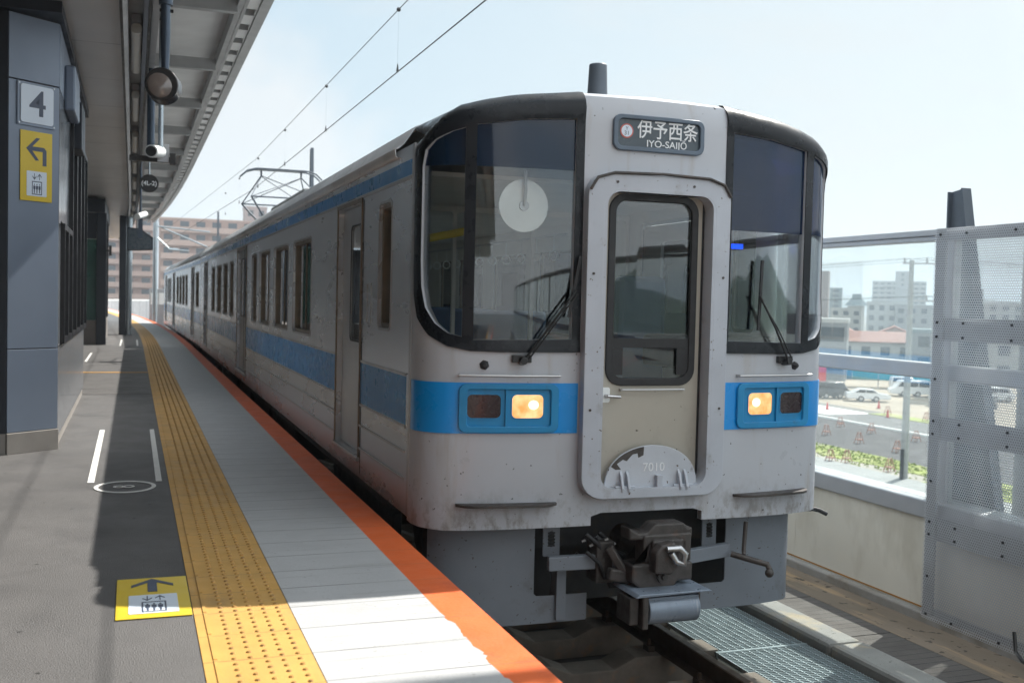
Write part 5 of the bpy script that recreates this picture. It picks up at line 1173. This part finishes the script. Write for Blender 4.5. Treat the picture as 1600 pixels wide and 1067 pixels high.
building('apartment_block', 'wide grey apartment block with balconies beyond the utility pole', 383, 458, 27, 14, 16, FR, gry, 10, 8, 'balcony', slab=pm('pale_balcony', (.33, .34, .35), .8), skip=3, win=.6)
building('apartment_core', 'grey lift tower rising above the wide apartment block', 380, 452, 7, 6, 21, FR, gry, 11, 1, skip=8, win=.2)
building('grey_building', 'low grey building with large white framed windows beside the train', 88, 128, 16, 9, -.7, FR, gry, 2, 4, slab=pm('pale_slab', (.45, .46, .46), .7), win=.8)
building('flat_building', 'low grey flat roofed building at right of the houses', 119, 131, 10, 8, -2.2, FR, gry, 2, 3, slab=tl)
building('white_block', 'narrow white block by the perforated sheet edge', 87, 96, 2.4, 6, .2, FR, pl, 3, 1)
building('mid_block', 'pale low block behind the red roofed houses, at left', 200, 262, 9, 8, 1.0, FR, pl, 4, 3)
building('mid_block', 'light grey block with dark windows behind the houses, at centre', 205, 250, 11, 9, 3.0, FR, pm('light_block', (.36, .38, .38), .8), 4, 4)
building('mid_block', 'darker grey block behind the houses, near the utility pole', 205, 237, 12, 9, 2.2, FR, gry, 4, 4)
building('mid_block', 'distant grey block seen through the perforated sheet', 290, 312, 14, 9, 9, FR, gry, 7, 4, skip=2)
building('mid_block', 'distant pale block at the right edge behind the sheet', 225, 226, 16, 9, 3.4, FR, pl, 5, 5, skip=1)
building('mid_block', 'low pale block behind the perforated sheet', 121, 117, 16, 9, -3, FR, pl, 2, 5)
rtile = pm('red_roof_tile', (.27, .12, .095), .7, 0, .1, 1, joints=(1, .45, .06, (.16, .07, .06), 0)); gtile = pm('grey_roof_tile', (.10, .105, .11), .6, 0, .1, 1)
def house(label, cx, cy, w_, d_, zr, rz, roofm, wall):
    t = thing('house', label, 'house', (0, 0, 0)); H = zr - GZ; e = H - 2.0
    MB().prism([(-w_ / 2, 0), (w_ / 2, 0), (w_ / 2, e), (0, H - .12), (-w_ / 2, e)], lambda u, v, o_: (u, o_, v), 0, d_).obj('wall', wall, t)
    m = MB()
    for sgn in (-1, 1): m.prism([(0, H + .06), (0, H - .1), (sgn * (w_ / 2 + .5), e - .22), (sgn * (w_ / 2 + .5), e - .06)], lambda u, v, o_: (u, o_, v), -.5, d_ + .5)
    m.obj('roof', roofm, t)
    for k in range(2):
        for j in range(2):
            MB().box(-w_ / 4 + (w_ / 2) * k - .7, -w_ / 4 + (w_ / 2) * k + .7, -.06, -.001, 1.0 + 2.7 * j, 2.2 + 2.7 * j).obj('window', wdark, t)
    t.location = (cx, cy, GZ); t.rotation_euler = (0, 0, rz)
house('house with pale gable and red tiled roof, left of the pair', 113, 150, 7, 10, -1.3, FR, rtile, pl)
house('house with wide red tiled roof and cream gable, right of the pair', 121.5, 146, 9, 9, -1.5, FR, rtile, pl)
MBr = MB().beam((105, 149.5, -3.4), (125, 137.3, -3.4), 3.5, .2)
t = thing('long_house', 'long house whose red tiled slope faces the camera', 'house', (115, 143, GZ)); 
m = MB(); m.prism([(-6.5, 0), (6.5, 0), (6.5, 5.0), (-6.5, 5.0)], lambda u, v, o_: (u, o_, v), 0, 5); m.obj('wall', pl, t)
m = MB(); m.add([(-7, -.6, 4.8), (7, -.6, 4.8), (7, 2.5, 6.5), (-7, 2.5, 6.5), (-7, 5.6, 4.8), (7, 5.6, 4.8)], [(0, 1, 2, 3), (3, 2, 5, 4)]); o = m.obj('roof', rtile, t); s2 = o.modifiers.new('thick', 'SOLIDIFY'); s2.thickness = .15
for k in range(4): MB().box(-5 + 3 * k, -3.6 + 3 * k, -.06, -.001, 2.6, 4.0).obj('window', wdark, t)
for ch in t.children: ch.location = (0, 0, 0)
for ch in t.children: ch.data.transform(Matrix.Translation(Vector(ch['_org'])))
t.rotation_euler = (0, 0, FR)
# blocks behind the far platform end, at left
tn = pm('tan_brown_render', (.33, .22, .18), .8, 0, .08, .2, dirt=((.42, .30, .25), .3, .5, .5)); tn2 = pm('pale_tan_band', (.45, .33, .28), .8)
building('apartment_block', 'wide brown apartment block with horizontal balconies behind the train', 33, 245, 55, 12, 17.6, 0, tn, 9, 16, 'balcony', slab=tn2, win=.55, parapet=.3)
building('apartment_block', 'brown apartment block with columns of windows behind the silver column', -9, 275, 28, 12, 22, 0, tn, 11, 7, 'balcony', slab=tn2, win=.5)
building('tower_block', 'pinkish tower far behind the pantograph', 28.5, 268, 5.2, 6, 22.5, 0, pm('pink_grey_render', (.36, .30, .29), .8), 11, 2, skip=6)
# hills
def ridge(name, x0, y0, x1, y1, h, seed, mat, bk=1):
    random.seed(seed); m = MB(); n = 60; base = []; top_ = []
    for i in range(n + 1):
        u = i / n; x = x0 + (x1 - x0) * u; y = y0 + (y1 - y0) * u
        hh = h * (.45 + .3 * sin(u * 9 + seed) + .18 * sin(u * 23 + seed * 2) + .08 * sin(u * 61)); base.append((x, y, GZ)); top_.append((x + 60, y + 200 * bk, GZ + max(4, hh)))
    m.loft([base, top_, [(a[0] + 200, a[1] + 500 * bk, GZ) for a in base]]); return struct(m.obj(name, mat, None, 180))
hm = pm('wooded_hill', (.045, .075, .04), .95, 0, .3, .01)
ridge('hills', -900, 2400, 3300, 1500, 55, 3, hm)
ridge('far_hills', -1500, 4200, 3400, 3300, 78, 5, hm)
ridge('near_hill', 130, -330, 560, -250, 50, 2, hm, -1)
hz = MB().box(-2600, 3900, -800, 5600, GZ - 3, 72)
m_, nt_, out_ = new_mat('haze_air'); pv = nt_.nodes.new('ShaderNodeVolumePrincipled'); pv.inputs['Density'].default_value = .0007; pv.inputs['Color'].default_value = (.80, .90, 1, 1); pv.inputs['Anisotropy'].default_value = .2
nt_.links.new(pv.outputs[0], out_.inputs['Volume'])
HAZE = True
if HAZE:
    o = hz.obj('haze', m_); o['kind'] = 'stuff'
for o in bpy.data.objects:
    if '_org' in o: del o['_org']
